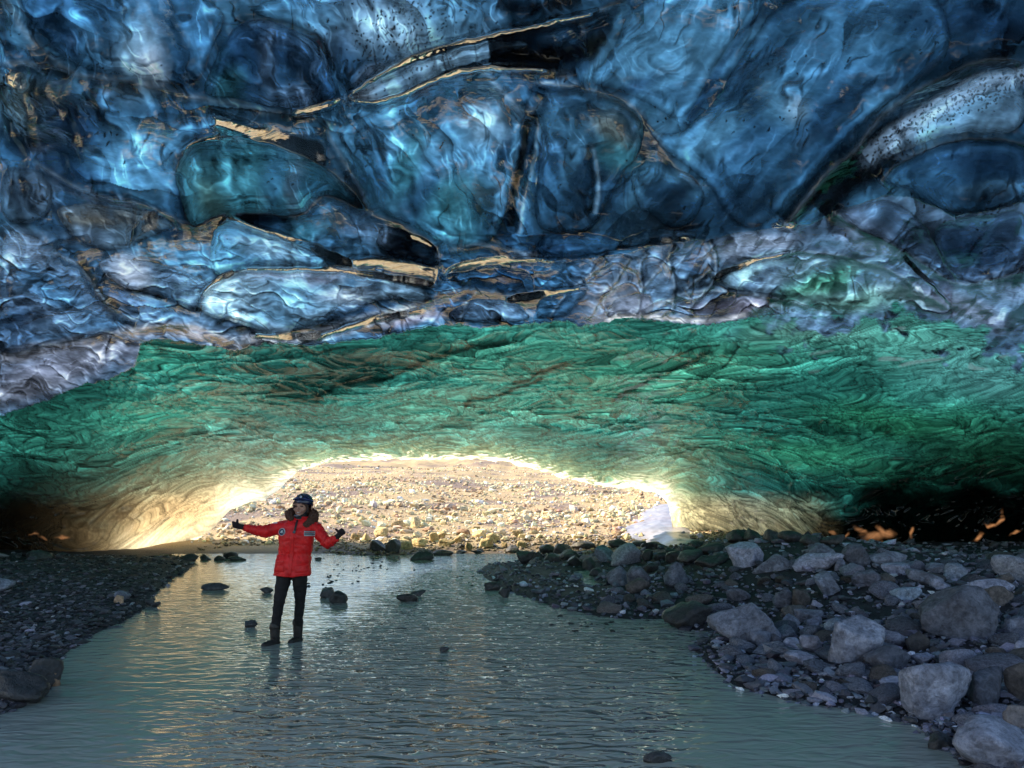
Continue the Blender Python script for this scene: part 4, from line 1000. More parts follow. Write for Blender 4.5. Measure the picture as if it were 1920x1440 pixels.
for bb, m_, lb in FARS:
    put_rock(*bb, m_, .95, lb, SHORE, sub=4)
STREAM = [
 ((377,1093,430,1108),'flat dark stone in the stream left of the person'),((487,1101,513,1114),'small round dark stone just left of the person\'s knees'),
 ((599,1102,629,1123),'left rock of the dark pair in the stream right of the person'),((619,1108,651,1134),'right rock of the dark pair in the stream right of the person'),
 ((744,1113,784,1130),'front flat rock of the dark pair in midstream'),((768,1106,799,1119),'rear rock of the dark pair in midstream'),
 ((458,1163,484,1178),'small dark stone in the stream left of the boots'),((824,1213,844,1224),'tiny wet stone alone in the middle of the rippled water'),
 ((908,1091,941,1109),'dark stone at the tip of the gravel spit'),((934,1101,956,1123),'brown wet stone at the tip of the gravel spit'),
 ((341,1038,372,1052),'round dark stone at the end of the left bank'),((373,1039,397,1051),'dark stone second from the end of the left bank'),((400,1042,422,1052),'dark stone third from the end of the left bank'),
 ((418,1034,446,1050),'taller dark stone off the left bank behind the person\'s arm'),((428,1043,462,1052),'flat dark stone in front of the taller stone off the left bank'),
 ((285,1128,301,1141),'dark stone at the water edge of the left bank'),((272,1124,290,1138),'dark wet stone behind the edge stone of the left bank'),((590,1045,604,1051),'tiny dark stone in the far shallows beside the jacket'),
]
for bb, lb in STREAM:
    put_rock(*bb, 'dark', .6, lb, 'dark stones in the stream', name='stream_stone', cat='stone', sub=3)
put_rock(-60,1262,92,1322,'dark',.5,'large dark wet boulder at the left edge in front of the left bank', name='boulder')
put_rock(50,1236,113,1297,'dark',.6,'dark boulder with a tan right side behind the left edge boulder')
put_rock(97,1262,112,1290,'tan',.6,'small tan stone shining against the boulder on the left', name='stone', cat='stone')
put_rock(216,1108,243,1128,'slate',.3,'round grey stone on the left bank', name='stone', cat='stone')
put_rock(213,1116,232,1134,'tan',.6,'small tan stone in front of the round grey stone on the left bank', name='stone', cat='stone')
put_rock(-20,1084,24,1112,'slate',.6,'grey boulder at the left edge of the left bank')
put_rock(50,1032,95,1052,'dark',.4,'dark hump shaped boulder at the foot of the black ice on the left')
put_rock(1205,1412,1262,1436,'dark',.7,'dark stone just breaking the surface at the bottom of the photo', name='stream_stone', cat='stone')

# medium stones on the right bank: single stones, copies of a few forms
protos = []
for i in range(10):
    V, Fc = rock_shape(3, 500 + i, [.2,.5,.8,.4,.6,.1,.9,.5,.3,.7][i])
    me = None
    protos.append((V, Fc))
proto_me = {}
def stone_copy(i, mat):
    k = (i, mat)
    if k not in proto_me:
        V, Fc = protos[i]
        o = mesh_np('stone', V, Fc, ROCKM[mat]); proto_me[k] = o.data
        return o
    o = bpy.data.objects.new('stone', proto_me[k]); COL.objects.link(o); return o
rs = np.random.RandomState(5)
taken = [(o.location.x, o.location.y, max(o.dimensions) * .5) for o in COL.objects if o.name.startswith('boulder')]
n = 0
while n < 150:
    px = rs.uniform(1130, 1950); row = rs.uniform(1035, 1400)
    x, y, z = solve_ground(px, row)
    d, _, _ = seg_dist(np.array([x]), np.array([y]), WATER)
    if inside(np.array([x]), np.array([y]), WATER)[0] or d[0] < .25: continue
    s = rs.uniform(.06, .17) * (1 if rs.rand() < .8 else 1.4)
    if any((x - a) ** 2 + (y - b) ** 2 < (c * .8 + s * .5) ** 2 for a, b, c in taken): continue
    taken.append((x, y, s))
    o = stone_copy(rs.randint(10), ['slate', 'slate', 'pale', 'brown', 'slate'][rs.randint(5)])
    o.location = (x, y, z + s * .2); o.scale = (s * rs.uniform(.9, 1.4), s, s * rs.uniform(.5, .85)); o.rotation_euler = (rs.uniform(-.3, .3), rs.uniform(-.3, .3), rs.uniform(0, 6.28))
    tag(o, 'small grey stone among the gravel between the big boulders of the right bank', 'stone', 'small stones scattered between the boulders')
    n += 1

# loose stones and gravel, far too many to count
def scatter(name, pts, sizes, sub, tones, mat, seed, flat=.6, sink=.15):
    rs = np.random.RandomState(seed)
    shapes = [rock_shape(sub, 700 + i, rs.uniform(.3, 1.0), 9, .02) for i in range(12)]
    Vs = []; Fs = []; Ts = []; off = 0
    for (x, y, z), s, t in zip(pts, sizes, tones):
        V, Fc = shapes[rs.randint(12)]
        a = rs.uniform(0, 6.283); ca, sa = math.cos(a), math.sin(a)
        ax, ay, az = s * rs.uniform(.7, 1.3), s * rs.uniform(.7, 1.2), s * flat * rs.uniform(.6, 1.2)
        X = V[:, 0] * ax; Yy = V[:, 1] * ay; Z = V[:, 2] * az
        b = rs.uniform(-.4, .4); Z, X = Z * math.cos(b) - X * math.sin(b), Z * math.sin(b) + X * math.cos(b)
        Vs.append(np.stack([X * ca - Yy * sa + x, X * sa + Yy * ca + y, Z + z + az * (1 - 2 * sink) * .6], 1)); Fs.append(Fc + off); off += len(V)
        Ts.append(np.repeat([t], len(V), 0))
    o = mesh_np(name, np.concatenate(Vs), np.concatenate(Fs), mat, smooth=False)
    vcol(o.data, 'tone', np.concatenate(Ts))
    return o
def land_points(n, fn, seed, dmin=-.05, dmax=99):
    rs = np.random.RandomState(seed); out = []
    while len(out) < n:
        x, y = fn(rs, 4000)
        m = ~inside(x, y, WATER)
        d, _, _ = seg_dist(x, y, WATER + [WATER[0]])
        m = (m & (d < dmax)) | (d < -dmin)
        m &= ~inside(x, y, POOL)
        z = terrain(x, y)
        out += list(zip(x[m], y[m], z[m]))
    return out[:n]
def bearing(c0, c1, r0, r1):
    def fn(rs, k):
        c = rs.uniform(c0, c1, k); r = rs.uniform(r0, r1, k)
        y = F * (CAMH - .25) / (r - HROW); return (c - 960) / F * y, y
    return fn
M_pebble = mat_attr('gravel_stones', 'tone', rough=.6, bump=.3, scale=60, dist=.01, spec=.4)
rs = np.random.RandomState(11)
def tones(n, base, var, rs, warm=.1):
    t = np.exp(rs.normal(0, var, (n, 1))) * np.array(base) * (1 + rs.normal(0, warm, (n, 3)) * .5)
    return np.clip(t, .005, .8)
p = land_points(9000, bearing(860, 2060, 1000, 1480), 21)
sz = [rs.uniform(.016, .045) * (.75 + y * .05) * (1 if rs.rand() < .88 else 2.0) for _, y, _ in p]
o = scatter('gravel', p, sz, 1, tones(len(p), (.13,.13,.165), .65, rs), M_pebble, 31)
tag(o, kind='stuff')
p = land_points(8500, bearing(-160, 420, 1030, 1420), 22)
sz = [rs.uniform(.014, .040) * (.75 + y * .05) * (1 if rs.rand() < .93 else 1.9) for _, y, _ in p]
o = scatter('shingle', p, sz, 1, tones(len(p), (.06,.056,.064), .75, rs), M_pebble, 32, flat=.5)
tag(o, kind='stuff')
p = land_points(2600, lambda rs, k: (rs.uniform(-9.5, 9, k), rs.uniform(19.6, 24.5, k)), 23)
sz = [rs.uniform(.03, .09) for _ in p]
o = scatter('beach_gravel', p, sz, 1, tones(len(p), (.16,.125,.075), .4, rs), M_pebble, 33)
tag(o, kind='stuff')
# specks of stone in the shallows
p = []
while len(p) < 130:
    k = rs.randint(4); c, r, sx, sy = [(620,1085,22,16), (1150,1172,60,10), (690,1062,40,8), (900,1075,30,16)][k]
    y = F * CAMH / (rs.normal(r, sy) - HROW); x = (rs.normal(c, sx) - 960) / F * y
    if 4 < y < 22: p.append((x, y, -.012))
o = scatter('shallows_gravel', p, [rs.uniform(.02, .05) for _ in p], 1, tones(len(p), (.035,.032,.03), .3, rs), M_pebble, 34)
tag(o, kind='stuff')
# sunlit moraine beyond the arch
pts = []; sz = []
def moraine(n, y0, y1, px0, px1):
    """px0..px1: stone size as it looks from the cave, in photo pixels"""
    y = np.exp(rs.uniform(math.log(y0), math.log(y1), n)); c = rs.uniform(330, 1330, n)
    x = (c - 960) / F * y; z = terrain(x, y)
    k = (fbm(x / (y * .12), np.log(y) * 9, 300, 3) > -.12) | (rs.rand(n) < .4)
    s = np.minimum((px0 * (px1 / px0) ** (rs.rand(n) ** 2.8)) * y / F * .5, .9)
    for a, b, c_, s_, kk in zip(x, y, z, s, k):
        if kk: pts.append((a, b, c_)); sz.append(s_)
moraine(5000, 23.5, 36, 3.5, 22); moraine(9000, 32, 80, 2.6, 13); moraine(9000, 70, 330, 1.8, 7)
tn = tones(len(pts), (.78,.65,.42), .36, rs, .12)
pa = np.array(pts); kk = sstep(.0, .22, fbm(pa[:, 0] / (pa[:, 1] * .13), np.log(pa[:, 1]) * 5, 307, 3))[:, None] * .75
tn = tn * (1 - kk) + np.array((.34,.28,.29)) * tn / .55 * kk; tn = np.clip(tn, .02, .85)  # purple shadow patches painted into the stone tones as well
o = scatter('moraine_stones', pts, sz, 1, tn, mat_attr('moraine_rock', 'tone', rough=.9, bump=.6, scale=6, dist=.06, spec=.2), 35, flat=.75)
tag(o, kind='stuff')

# ------------------------------------------------------------------ the person
def cloth_mat(name, col, rough=.6, bump=.3, scale=28, spec=.4, sheen=0):
    m, nt, out = newmat(name)
    tc = N(nt, 'ShaderNodeTexCoord')
    n1 = N(nt, 'ShaderNodeTexNoise', i_Scale=scale, i_Detail=4.0, i_Roughness=.6); L(nt, tc.outputs['Object'], n1.inputs['Vector'])
    mr = N(nt, 'ShaderNodeMapRange'); mr.inputs['From Min'].default_value = .3; mr.inputs['From Max'].default_value = .7
    mr.inputs['To Min'].default_value = .78; mr.inputs['To Max'].default_value = 1.15
    L(nt, n1.outputs[0], mr.inputs['Value'])
    rgb = N(nt, 'ShaderNodeRGB'); rgb.outputs[0].default_value = (*col, 1)
    vs = N(nt, 'ShaderNodeVectorMath', operation='SCALE'); L(nt, rgb.outputs[0], vs.inputs[0]); L(nt, mr.outputs[0], vs.inputs['Scale'])
    bs = N(nt, 'ShaderNodeBsdfPrincipled', i_Roughness=rough); bs.inputs['Specular IOR Level'].default_value = spec
    L(nt, vs.outputs[0], bs.inputs['Base Color'])
    b = N(nt, 'ShaderNodeBump', i_Strength=bump, i_Distance=.02); L(nt, n1.outputs[0], b.inputs['Height']); L(nt, b.outputs[0], bs.inputs['Normal'])
    L(nt, bs.outputs[0], out.inputs[0])
    return m
RED = cloth_mat('red_parka_fabric', (.82, .014, .016), .5, .55, 16)
BLACKC = cloth_mat('black_trouser_fabric', (.010, .009, .010), .8)
BOOTM = cloth_mat('dark_boot_leather', (.022, .018, .016), .5)
GLOVEM = cloth_mat('dark_glove_knit', (.018, .013, .016), .8, .4, 90)
SKIN = cloth_mat('skin', (.50, .27, .20), .5, .05, 20)
FURM = cloth_mat('brown_fur', (.11, .050, .035), .9, .6, 120)
HELM = cloth_mat('navy_helmet_shell', (.012, .018, .060), .22, .02, 10, .6)
BANDM = cloth_mat('brown_headband', (.09, .055, .045), .8, .4, 80)
WHITEM = cloth_mat('white_plastic', (.55, .60, .75), .3, .02, 10)
DARKM = cloth_mat('black_strap', (.012, .012, .014), .5, .1, 30)
TEETH = cloth_mat('teeth', (.7, .62, .58), .3, 0, 10)
LIPM = cloth_mat('lips', (.32, .09, .075), .4, 0, 10)

def capsule(bm, a, b, ra, rb, seg=16, flat=1.0):
    """closed tapered limb piece from a to b"""
    a = Vector(a); b = Vector(b); d = (b - a); Ld = d.length; d.normalize()
    q = d.to_track_quat('Z', 'Y').to_matrix()
    rings = []
    prof = [(-ra * math.cos(t), ra * math.sin(t)) for t in [math.radians(x) for x in (12, 35, 62, 90)]]
    prof += [(Ld * k, ra + (rb - ra) * k) for k in (.25, .5, .75)]
    prof += [(Ld + rb * math.cos(t), rb * math.sin(t)) for t in [math.radians(x) for x in (90, 62, 35, 12)]]
    for h, r in prof:
        ring = []
        for i in range(seg):
            an = 2 * math.pi * i / seg
            v = q @ Vector((math.cos(an) * r, math.sin(an) * r, h))
            v.y *= flat
            ring.append(bm.verts.new(a + v))
        rings.append(ring)
    for r0, r1 in zip(rings[:-1], rings[1:]):
        for i in range(seg):
            bm.faces.new((r0[i], r0[(i + 1) % seg], r1[(i + 1) % seg], r1[i]))
    bm.faces.new(rings[0][::-1]); bm.faces.new(rings[-1])
def limb(bm, pts, rad, seg=16):
    for i in range(len(pts) - 1):
        capsule(bm, pts[i], pts[i + 1], rad[i], rad[i + 1], seg)
def ell(bm, c, r, rot=None, sub=3):
    M = Matrix.Translation(c) @ (rot.to_4x4() if rot else Matrix()) @ Matrix.Diagonal((*r, 1))
    bmesh.ops.create_icosphere(bm, subdivisions=sub, radius=1, matrix=M)
def loft(bm, rings):
    """rings: (cx, cy, z, rx, ry)"""
    R_ = []
    for cx, cy, z, rx, ry in rings:
        R_.append([bm.verts.new((cx + math.copysign(abs(math.cos(a)) ** .85, math.cos(a)) * rx, cy + math.copysign(abs(math.sin(a)) ** .85, math.sin(a)) * ry, z)) for a in [2 * math.pi * i / 32 for i in range(32)]])
    for r0, r1 in zip(R_[:-1], R_[1:]):
        for i in range(32): bm.faces.new((r0[i], r0[(i + 1) % 32], r1[(i + 1) % 32], r1[i]))
    bm.faces.new(R_[0][::-1]); bm.faces.new(R_[-1])
def fuse(name, bm, mat, parent, voxel=.008, smooth=3, wrinkle=None):
    """melt the overlapping pieces in bm into one continuous skin"""
    bmesh.ops.recalc_face_normals(bm, faces=bm.faces)
    me = bpy.data.meshes.new('tmp'); bm.to_mesh(me); bm.free()
    t = bpy.data.objects.new('tmp', me); COL.objects.link(t)
    m = t.modifiers.new('r', 'REMESH'); m.mode = 'VOXEL'; m.voxel_size = voxel
    s = t.modifiers.new('s', 'SMOOTH'); s.iterations = smooth; s.factor = .5
    dg = bpy.context.evaluated_depsgraph_get(); dg.update()
    me2 = bpy.data.meshes.new_from_object(t.evaluated_get(dg))
    bpy.data.objects.remove(t)
    me2.name = name
    n = len(me2.vertices); V = np.empty(n * 3, np.float32); me2.vertices.foreach_get('co', V); V = V.reshape(-1, 3)
    if wrinkle:
        Nn = np.empty(n * 3, np.float32); me2.vertices.foreach_get('normal', Nn); Nn = Nn.reshape(-1, 3)
        V = V + Nn * wrinkle(V)[:, None]
        me2.vertices.foreach_set('co', V.astype(np.float32).ravel())
    me2.polygons.foreach_set('use_smooth', np.ones(len(me2.polygons), bool))
    me2.materials.clear(); me2.materials.append(mat)
    me2.update()
    o = bpy.data.objects.new(name, me2); COL.objects.link(o)
    if parent: o.parent = parent
    return o
def plain(name, bm, mat, parent, smooth=True):
    bmesh.ops.recalc_face_normals(bm, faces=bm.faces)
    me = bpy.data.meshes.new(name); bm.to_mesh(me); bm.free()
    for p_ in me.polygons: p_.use_smooth = smooth
    me.materials.append(mat)
    o = bpy.data.objects.new(name, me); COL.objects.link(o)
    if parent: o.parent = parent
    return o
K = .00147
def Q(u, v, y=0.0): return Vector(((u - 592) * K, y, (1307 - v) * K))

def build_person():
    # body: one continuous figure, mostly under the clothes
    bm = bmesh.new()
    hx = 664
    ell(bm, Q(664, 240, 0), (.074, .092, .104))                          # skull
    ell(bm, Q(656, 282, -.022), (.056, .066, .066))                      # jaw
    ell(bm, Q(653, 314, -.060), (.024, .022, .018))                      # chin
    ell(bm, Q(630, 272, -.064), (.022, .022, .022)); ell(bm, Q(684, 273, -.062), (.022, .022, .022))   # cheeks
    capsule(bm, Q(656, 246, -.088), Q(655, 270, -.103), .008, .013)      # nose
    capsule(bm, Q(620, 236, -.078), Q(678, 236, -.082), .012, .012)      # brow
    ell(bm, Q(737, 258, .01), (.010, .018, .028))                        # ear
    limb(bm, [Q(662, 300, .01), Q(655, 350, .02)], [.052, .058])         # neck
    limb(bm, [Q(650, 380, .02), Q(628, 480, 0), Q(608, 600, 0), Q(594, 690, 0)], [.11, .12, .105, .10])
    limb(bm, [Q(600, 385, 0), Q(545, 392, 0), Q(400, 435, -.05), Q(250, 402, -.10)], [.06, .055, .042, .028])
    limb(bm, [Q(700, 385, 0), Q(758, 400, 0), Q(862, 528, -.04), Q(935, 486, -.12)], [.06, .055, .042, .028])
    limb(bm, [Q(545, 720, 0), Q(500, 960, -.03), Q(466, 1165, 0), Q(462, 1255, 0)], [.075, .048, .034, .032])
    limb(bm, [Q(640, 720, 0), Q(632, 960, .08), Q(600, 1150, .18), Q(596, 1235, .2)], [.075, .048, .034, .032])
    # hands (under the gloves): palm, four fingers and thumb each
    hand_L = Q(208, 390, -.12); hand_R = Q(984, 443, -.15)
    def hand(bm, c, d, up, out, s=1.0, pad=0.0):
        """closed fist, thumb up. d: from wrist to knuckles, up: thumb, out: towards the viewer"""
        capsule(bm, c - d * .035, c + d * .012, .026 + pad, .030 + pad)
        for i, (ln, r) in enumerate([(.030, .0105), (.034, .011), (.031, .0105), (.025, .009)]):
            base = c + d * .022 + up * (.024 - i * .0165)
            k1 = base + d * ln * .55 + out * .012
            k2 = k1 + out * ln * .75 - d * .006
            k3 = k2 - d * ln * .85 + out * .002
            limb(bm, [base, k1, k2, k3], [r + pad, r * .98 + pad, r * .9 + pad, r * .8 + pad], 10)
        t0 = c - d * .010 + up * .016 + out * .016
        limb(bm, [t0, t0 + up * .024 + out * .004, t0 + up * .050 + out * .002 - d * .004], [.0125 + pad, .011 + pad, .009 + pad], 10)
    dL = (Q(200, 382, -.12) - Q(250, 402, -.10)).normalized(); upL = Vector((-.12, -.05, 1)).normalized()
    outL = dL.cross(upL).normalized(); outL = outL if outL.y < 0 else -outL
    dR = (Q(995, 436, -.16) - Q(935, 486, -.12)).normalized(); upR = Vector((-.35, -.1, 1)); upR = (upR - dR * upR.dot(dR)).normalized()
    outR = dR.cross(upR).normalized(); outR = outR if outR.y < 0 else -outR
    hand(bm, hand_L, dL, upL, outL); hand(bm, hand_R, dR, upR, outR)
    body = fuse('person', bm, SKIN, None, .0055, 2)
    tag(body, 'smiling person in red parka, dark trousers and helmet standing in the stream giving thumbs up', 'person')
    # gloves
    for c, d, up, out, wr in ((hand_L, dL, upL, outL, Q(262, 405, -.095)), (hand_R, dR, upR, outR, Q(925, 494, -.11))):
        bm = bmesh.new(); hand(bm, c, d, up, out, pad=.0035)
        capsule(bm, wr, c - d * .03, .034, .029)
        fuse('glove', bm, GLOVEM, body, .005, 1)
    # trousers
    bm = bmesh.new()
    limb(bm, [Q(532, 730, 0), Q(527, 800, 0), Q(502, 950, -.03), Q(478, 1080, -.01), Q(466, 1170, 0)], [.088, .084, .062, .052, .048])
    limb(bm, [Q(645, 745, 0), Q(648, 800, .01), Q(634, 950, .08), Q(614, 1070, .14), Q(602, 1160, .18)], [.088, .084, .060, .052, .048])
    def wr(V): return fbm(V[:, 0] * 9 + V[:, 1] * 5, V[:, 2] * 17, 401, 3) * .010
    fuse('trousers', bm, BLACKC, body, .008, 3, wr)
    # boots
    for (sx, sv, bx, bv, y, toe) in ((463, 1158, 455, 1292, 0, Vector((-.055, -.11, 0))), (598, 1150, 588, 1272, .19, Vector((-.02, -.12, 0)))):
        bm = bmesh.new()
        top = Q(sx, sv, y); foot = Q(bx, bv, y); foot.z = .045
        limb(bm, [top, Q(sx - 1, sv + 60, y), foot + Vector((.01, .01, .04))], [.057, .052, .050])
        limb(bm, [foot + Vector((.015, .03, -.005)), foot + toe * .6, foot + toe * 1.15], [.048, .045, .036])
        b_ = fuse('boot', bm, BOOTM, body, .007, 2)
        bm = bmesh.new(); capsule(bm, top + Vector((-.002, 0, .004)), top + Vector((0, 0, .02)), .061, .061)
        fuse('boot_cuff', bm, BOOTM, b_, .007, 1)
        bm = bmesh.new()
        for q_ in (.025, .055, .085):
            capsule(bm, top + Vector((-.03, -.045, -q_ * 1.6)), top + Vector((.03, -.045, -q_ * 1.6 - .01)), .005, .005, 8)
        plain('boot_lace', bm, DARKM, b_)
    # jacket
    bm = bmesh.new()
    rings = []
    for v, u0, u1, ry in ((768, 455, 727, .150), (740, 457, 728, .152), (690, 462, 730, .150), (640, 474, 735, .140), (615, 484, 737, .128), (603, 492, 736, .122), (585, 492, 738, .128),
                          (540, 494, 744, .142), (490, 492, 752, .150), (440, 492, 762, .150), (400, 506, 778, .138), (375, 522, 786, .122), (358, 545, 775, .108), (342, 580, 745, .095), (322, 602, 716, .080)):
        rings.append(((((u0 + u1) / 2) - 592) * K, .0 if v > 420 else .01, (1307 - v) * K, (u1 - u0) / 2 * K, ry))
    loft(bm, rings)
    limb(bm, [Q(575, 400, 0), Q(540, 402, 0), Q(470, 420, -.02), Q(400, 436, -.05), Q(330, 424, -.075), Q(262, 405, -.095)], [.075, .074, .073, .069, .058, .043])
    limb(bm, [Q(740, 405, 0), Q(765, 415, 0), Q(812, 470, -.02), Q(858, 520, -.04), Q(893, 508, -.08), Q(930, 490, -.115)], [.076, .075, .070, .064, .055, .044])
    def wr(V):
        w_ = fbm(V[:, 0] * 7 + V[:, 2] * 3, V[:, 2] * 12 - V[:, 0] * 2, 411, 4) * .016
        arm = np.clip((np.abs(V[:, 0] - .03) - .20) / .05, 0, 1)
        w_ += arm * np.sin(V[:, 0] * 150 + fbm(V[:, 0] * 8, V[:, 2] * 8, 412, 2) * 8) * .0035
        ws = np.exp(-((V[:, 2] - 1.035) / .05) ** 2); w_ += ws * np.sin(V[:, 0] * 130 + V[:, 2] * 40) * .004
        return w_
    jk = fuse('parka', bm, RED, body, .007, 3, wr)
    def strip(name, p0, p1, w_, th, mat, par=jk, n=14, yoff=0):
        """band lying on the front of the jacket"""
        bm = bmesh.new(); pts = []
        for i in range(n + 1):
            p_ = p0.lerp(p1, i / n); pts.append(p_)
        side = (p1 - p0).normalized().cross(Vector((0, -1, 0))).normalized() * w_ / 2
        rows_ = []
        for p_ in pts:
            row_ = []
            for s_ in (-1, -.5, 0, .5, 1):
                q_ = p_ + side * s_
                hit, loc, nn, _ = jk.ray_cast(Vector((q_.x, -1, q_.z)), Vector((0, 1, 0)))
                yy = loc.y if hit else q_.y
                row_.append((q_.x, yy - th, q_.z))
            rows_.append(row_)
        f = [[bm.verts.new(c) for c in r_] for r_ in rows_]; b = [[bm.verts.new((c[0], c[1] + th * 1.6, c[2])) for c in r_] for r_ in rows_]
        for A in (f, b):
            for i in range(n):
                for k in range(4): bm.faces.new((A[i][k], A[i][k + 1], A[i + 1][k + 1], A[i + 1][k]))
        for i in range(n):
            bm.faces.new((f[i][0], f[i + 1][0], b[i + 1][0], b[i][0])); bm.faces.new((f[i][4], f[i + 1][4], b[i + 1][4], b[i][4]))
        for k in range(4):
            bm.faces.new((f[0][k], f[0][k + 1], b[0][k + 1], b[0][k])); bm.faces.new((f[n][k], f[n][k + 1], b[n][k + 1], b[n][k]))
        return plain(name, bm, mat, par)
    strip('placket', Q(632, 365), Q(600, 760), .038, .007, RED)
    for u0, u1, v in ((482, 560, 652), (640, 728, 655)):
        strip('pocket_flap', Q(u0, v), Q(u1, v + 2), .036, .009, RED)
    for u0, u1, v in ((482, 560, 705), (640, 726, 708)):
        strip('pocket', Q(u0, v), Q(u1, v), .085, .005, RED)
    strip('waist_seam', Q(494, 603), Q(734, 606), .012, .005, RED)
    strip('hem', Q(458, 758), Q(726, 766), .018, .004, RED)
    strip('drawcord', Q(652, 350), Q(638, 445), .018, .014, DARKM)
    strip('toggle', Q(630, 432), Q(645, 440), .030, .020, cloth_mat('grey_toggle', (.10, .13, .15), .4))
    strip('shoulder_strap', Q(735, 372), Q(795, 400), .022, .007, RED)
    strip('sleeve_band', Q(452, 372), Q(492, 372), .012, .004, WHITEM)
    # round badge with light emblem on a dark field, and striped badge
    NAVY = cloth_mat('navy_badge', (.010, .022, .06), .6, .05); PALE = cloth_mat('pale_badge', (.5, .58, .62), .6, .05)
    def disc(name, c, r, th, mat, par):
        bm = bmesh.new(); hit, loc, nn, _ = jk.ray_cast(Vector((c.x, -1, c.z)), Vector((0, 1, 0)))
        y = loc.y if hit else c.y
        rot = nn.to_track_quat('Z', 'Y').to_matrix().to_4x4() if hit else Matrix()
        bmesh.ops.create_cone(bm, cap_ends=True, segments=28, radius1=r, radius2=r * .96, depth=.008, matrix=Matrix.Translation((c.x, y - th, c.z)) @ rot)
        return plain(name, bm, mat, par, False)
    bd = disc('badge', Q(541, 437), .042, .004, PALE, jk)
    disc('badge_field', Q(541, 437), .036, .007, NAVY, bd)
    strip('emblem', Q(528, 452), Q(546, 426), .020, .014, PALE, bd, 4); strip('emblem', Q(545, 430), Q(556, 448), .010, .0145, PALE, bd, 4); strip('emblem', Q(533, 430), Q(553, 427), .008, .0148, PALE, bd, 4)
    fb = strip('badge', Q(706, 448), Q(776, 452), .058, .006, PALE)
    strip('badge_stripe', Q(709, 440), Q(774, 443), .009, .0085, cloth_mat('red_badge', (.25, .02, .04), .6), fb); strip('badge_stripe', Q(709, 452), Q(774, 456), .013, .0085, NAVY, fb)
    strip('badge_stripe', Q(709, 430), Q(774, 433), .006, .0085, NAVY, fb)
    # fur trimmed hood lying round the neck
    bm = bmesh.new()
    ring = [(575, 318, -.03), (566, 300, .03), (590, 288, .09), (650, 285, .12), (710, 292, .10), (745, 312, .05), (752, 340, -.01), (735, 368, -.06), (712, 385, -.09)]
    limb(bm, [Q(*p_) for p_ in ring], [.042, .044, .045, .045, .046, .050, .050, .044, .032])
    limb(bm, [Q(575, 318, -.03), Q(600, 338, -.08)], [.042, .028])
    rf = random.Random(3)
    base = [Q(*p_) for p_ in ring]
    def wr(V): return (fbm(V[:, 0] * 60, V[:, 2] * 60 + V[:, 1] * 40, 421, 3) * .016 + .004)
    fuse('fur_trim', bm, FURM, jk, .005, 1, wr)
    bm = bmesh.new()      # collar and neck gaiter
    limb(bm, [Q(665, 322, .0), Q(650, 352, -.02)], [.066, .075])
    fuse('neck_gaiter', bm, DARKM, body, .008, 2)
    bm = bmesh.new(); ell(bm, Q(640, 318, -.068), (.034, .022, .010)); plain('chin_guard', bm, cloth_mat('grey_chin_guard', (.18, .19, .24), .5), body)
    # face
    for u in (633, 679):
        bm = bmesh.new(); capsule(bm, Q(u - 8, 250, -.088 if u < 650 else -.086), Q(u + 8, 250, -.090 if u < 650 else -.083), .0055, .0055, 10); e_ = plain('eye', bm, DARKM, body)
        bm = bmesh.new(); capsule(bm, Q(u - 11, 239, -.090), Q(u + 11, 238, -.088), .0035, .003, 8); plain('eyebrow', bm, DARKM, body)
    bm = bmesh.new()
    limb(bm, [Q(633, 288, -.082), Q(646, 296, -.091), Q(662, 297, -.091), Q(679, 289, -.082)], [.003, .0065, .0065, .003], 10)
    mo = plain('lips', bm, LIPM, body)
    bm = bmesh.new(); limb(bm, [Q(640, 291, -.089), Q(650, 295, -.0965), Q(662, 295, -.0965), Q(672, 291, -.089)], [.002, .004, .004, .002], 8); plain('teeth', bm, TEETH, mo)
    bm = bmesh.new()      # headband / balaclava round the face
    limb(bm, [Q(612, 262, -.03), Q(613, 235, -.05), Q(625, 220, -.078), Q(650, 215, -.09), Q(680, 219, -.085), Q(705, 233, -.06), Q(712, 262, -.035), Q(708, 292, -.02)], [.012, .014, .015, .015, .016, .016, .014, .012])
    fuse('headband', bm, BANDM, body, .005, 2)
    # helmet: shell with a rim, vents, strap and headlamp
    bm = bmesh.new()
    bmesh.ops.create_uvsphere(bm, u_segments=40, v_segments=24, radius=1, matrix=Matrix.Translation(Q(677, 222, .008)) @ Matrix.Rotation(.10, 4, 'Y') @ Matrix.Rotation(-.08, 4, 'X') @ Matrix.Diagonal((.104, .122, .106, 1)))
    cz = (1307 - 214) * K
    for v_ in list(bm.verts):
        lim = cz - .015 + (.0 if v_.co.y < -.02 else -.045 * min(1, (v_.co.y + .02) / .08)) - .02 * max(0, (v_.co.x - .15) / .08)
        if v_.co.z < lim: v_.co.z = lim - (lim - v_.co.z) * .10
    hl = plain('helmet', bm, HELM, body)
    bm = bmesh.new()
    for a in range(-2, 3):
        c = Q(677 + a * 17, 172 + abs(a) * 5, -.085 + abs(a) * .012)
        capsule(bm, c, c + Vector((a * .005, .03, .028)), .005, .003, 8)
    plain('vent', bm, DARKM, hl)
    bm = bmesh.new()
    limb(bm, [Q(607, 200, -.03), Q(625, 192, -.09), Q(660, 186, -.118), Q(700, 190, -.115), Q(735, 202, -.06), Q(748, 212, 0)], [.007] * 6, 10)
    plain('lamp_strap', bm, cloth_mat('blue_strap', (.05, .07, .22), .5), hl)
    bm = bmesh.new(); bmesh.ops.create_cube(bm, size=1, matrix=Matrix.Translation(Q(682, 178, -.122)) @ Matrix.Diagonal((.050, .024, .030, 1)))
    bmesh.ops.bevel(bm, geom=bm.edges[:], offset=.005, segments=2, affect='EDGES')
    lp = plain('headlamp', bm, DARKM, hl)
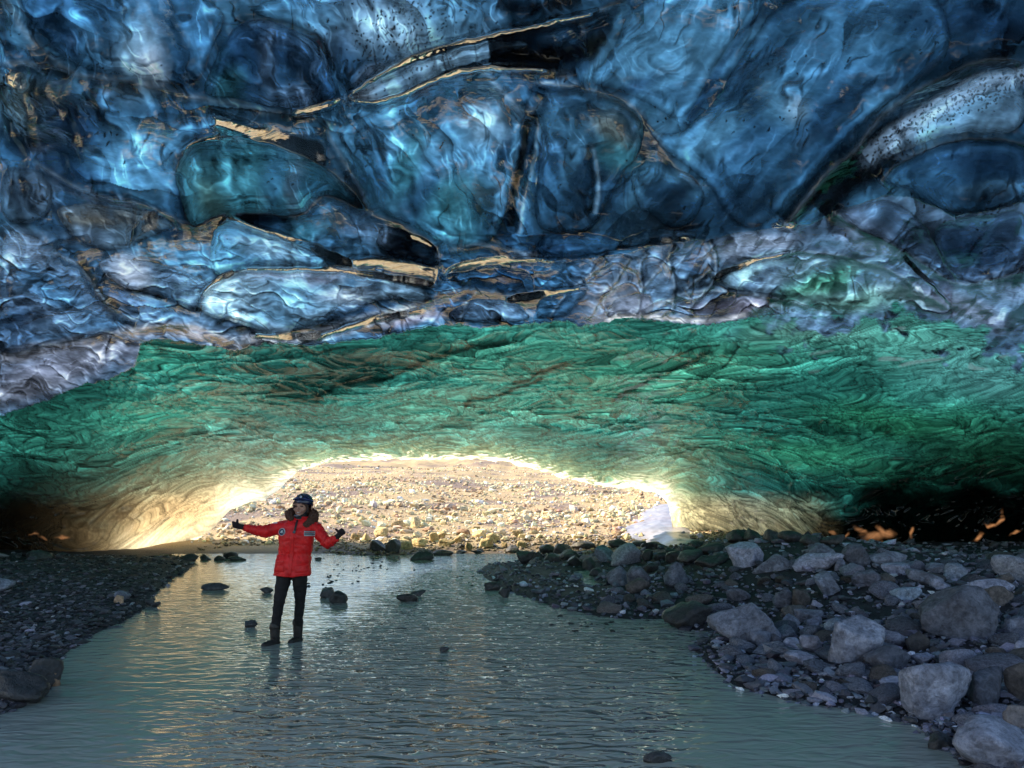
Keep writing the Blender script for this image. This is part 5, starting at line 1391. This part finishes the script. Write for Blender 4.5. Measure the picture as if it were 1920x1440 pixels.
    bm = bmesh.new(); bmesh.ops.create_cone(bm, cap_ends=True, segments=20, radius1=.011, radius2=.013, depth=.012, matrix=Matrix.Translation(Q(684, 178, -.138)) @ Matrix.Rotation(math.pi / 2, 4, 'X'))
    plain('lens', bm, WHITEM, lp)
    bm = bmesh.new(); limb(bm, [Q(722, 235, -.03), Q(712, 280, -.045), Q(680, 318, -.06), Q(655, 328, -.065)], [.005] * 4, 8); plain('chin_strap', bm, DARKM, hl)
    return body
person = build_person()
PY = 8.16
person.location = ((548 - 960) / F * PY, PY, -.04)

# small far figures walking on the moraine
def far_person(col, name='person'):
    m = cloth_mat('far_jacket', col, .8)
    bm = bmesh.new()
    limb(bm, [Vector((-.10, 0, .05)), Vector((-.09, -.05, .48)), Vector((-.08, 0, .88))], [.08, .09, .12], 10)
    limb(bm, [Vector((.12, .1, .05)), Vector((.10, .0, .48)), Vector((.08, 0, .88))], [.08, .09, .12], 10)
    capsule(bm, (0, 0, 1.52), (0, 0, 1.70), .10, .12, 10)
    b_ = fuse(name, bm, BLACKC, None, .04, 1)
    bm = bmesh.new()
    capsule(bm, (0, 0, .85), (0, 0, 1.35), .19, .22, 12)
    limb(bm, [Vector((-.22, 0, 1.38)), Vector((-.30, -.05, 1.1)), Vector((-.26, -.2, .9))], [.09, .08, .07], 10)
    limb(bm, [Vector((.22, 0, 1.38)), Vector((.30, .05, 1.1)), Vector((.28, .1, .85))], [.09, .08, .07], 10)
    fuse('jacket', bm, m, b_, .04, 1)
    return b_
for c_, cols_, lab in ((853, (.03, .05, .20), 'far figure in blue leading the line of hikers on the moraine'), (858, (.5, .5, .55), 'far hiker in pale clothing just behind the blue one'),
                      (865, (.6, .05, .03), 'first of the far hikers in red on the moraine'), (870, (.55, .06, .03), 'second of the far hikers in red on the moraine'),
                      (882, (.08, .06, .08), 'far dark clothed hiker behind the two red ones'), (889, (.10, .07, .06), 'last dark clothed hiker at the right end of the far line')):
    fp = far_person(cols_); y = 370.0; x = (c_ - 960) / F * y
    fp.location = (x, y, float(terrain(np.array([x]), np.array([y]))[0]) + .1); fp.rotation_euler = (0, 0, random.uniform(0, 6))
    tag(fp, lab, 'person', 'hikers far off on the moraine')
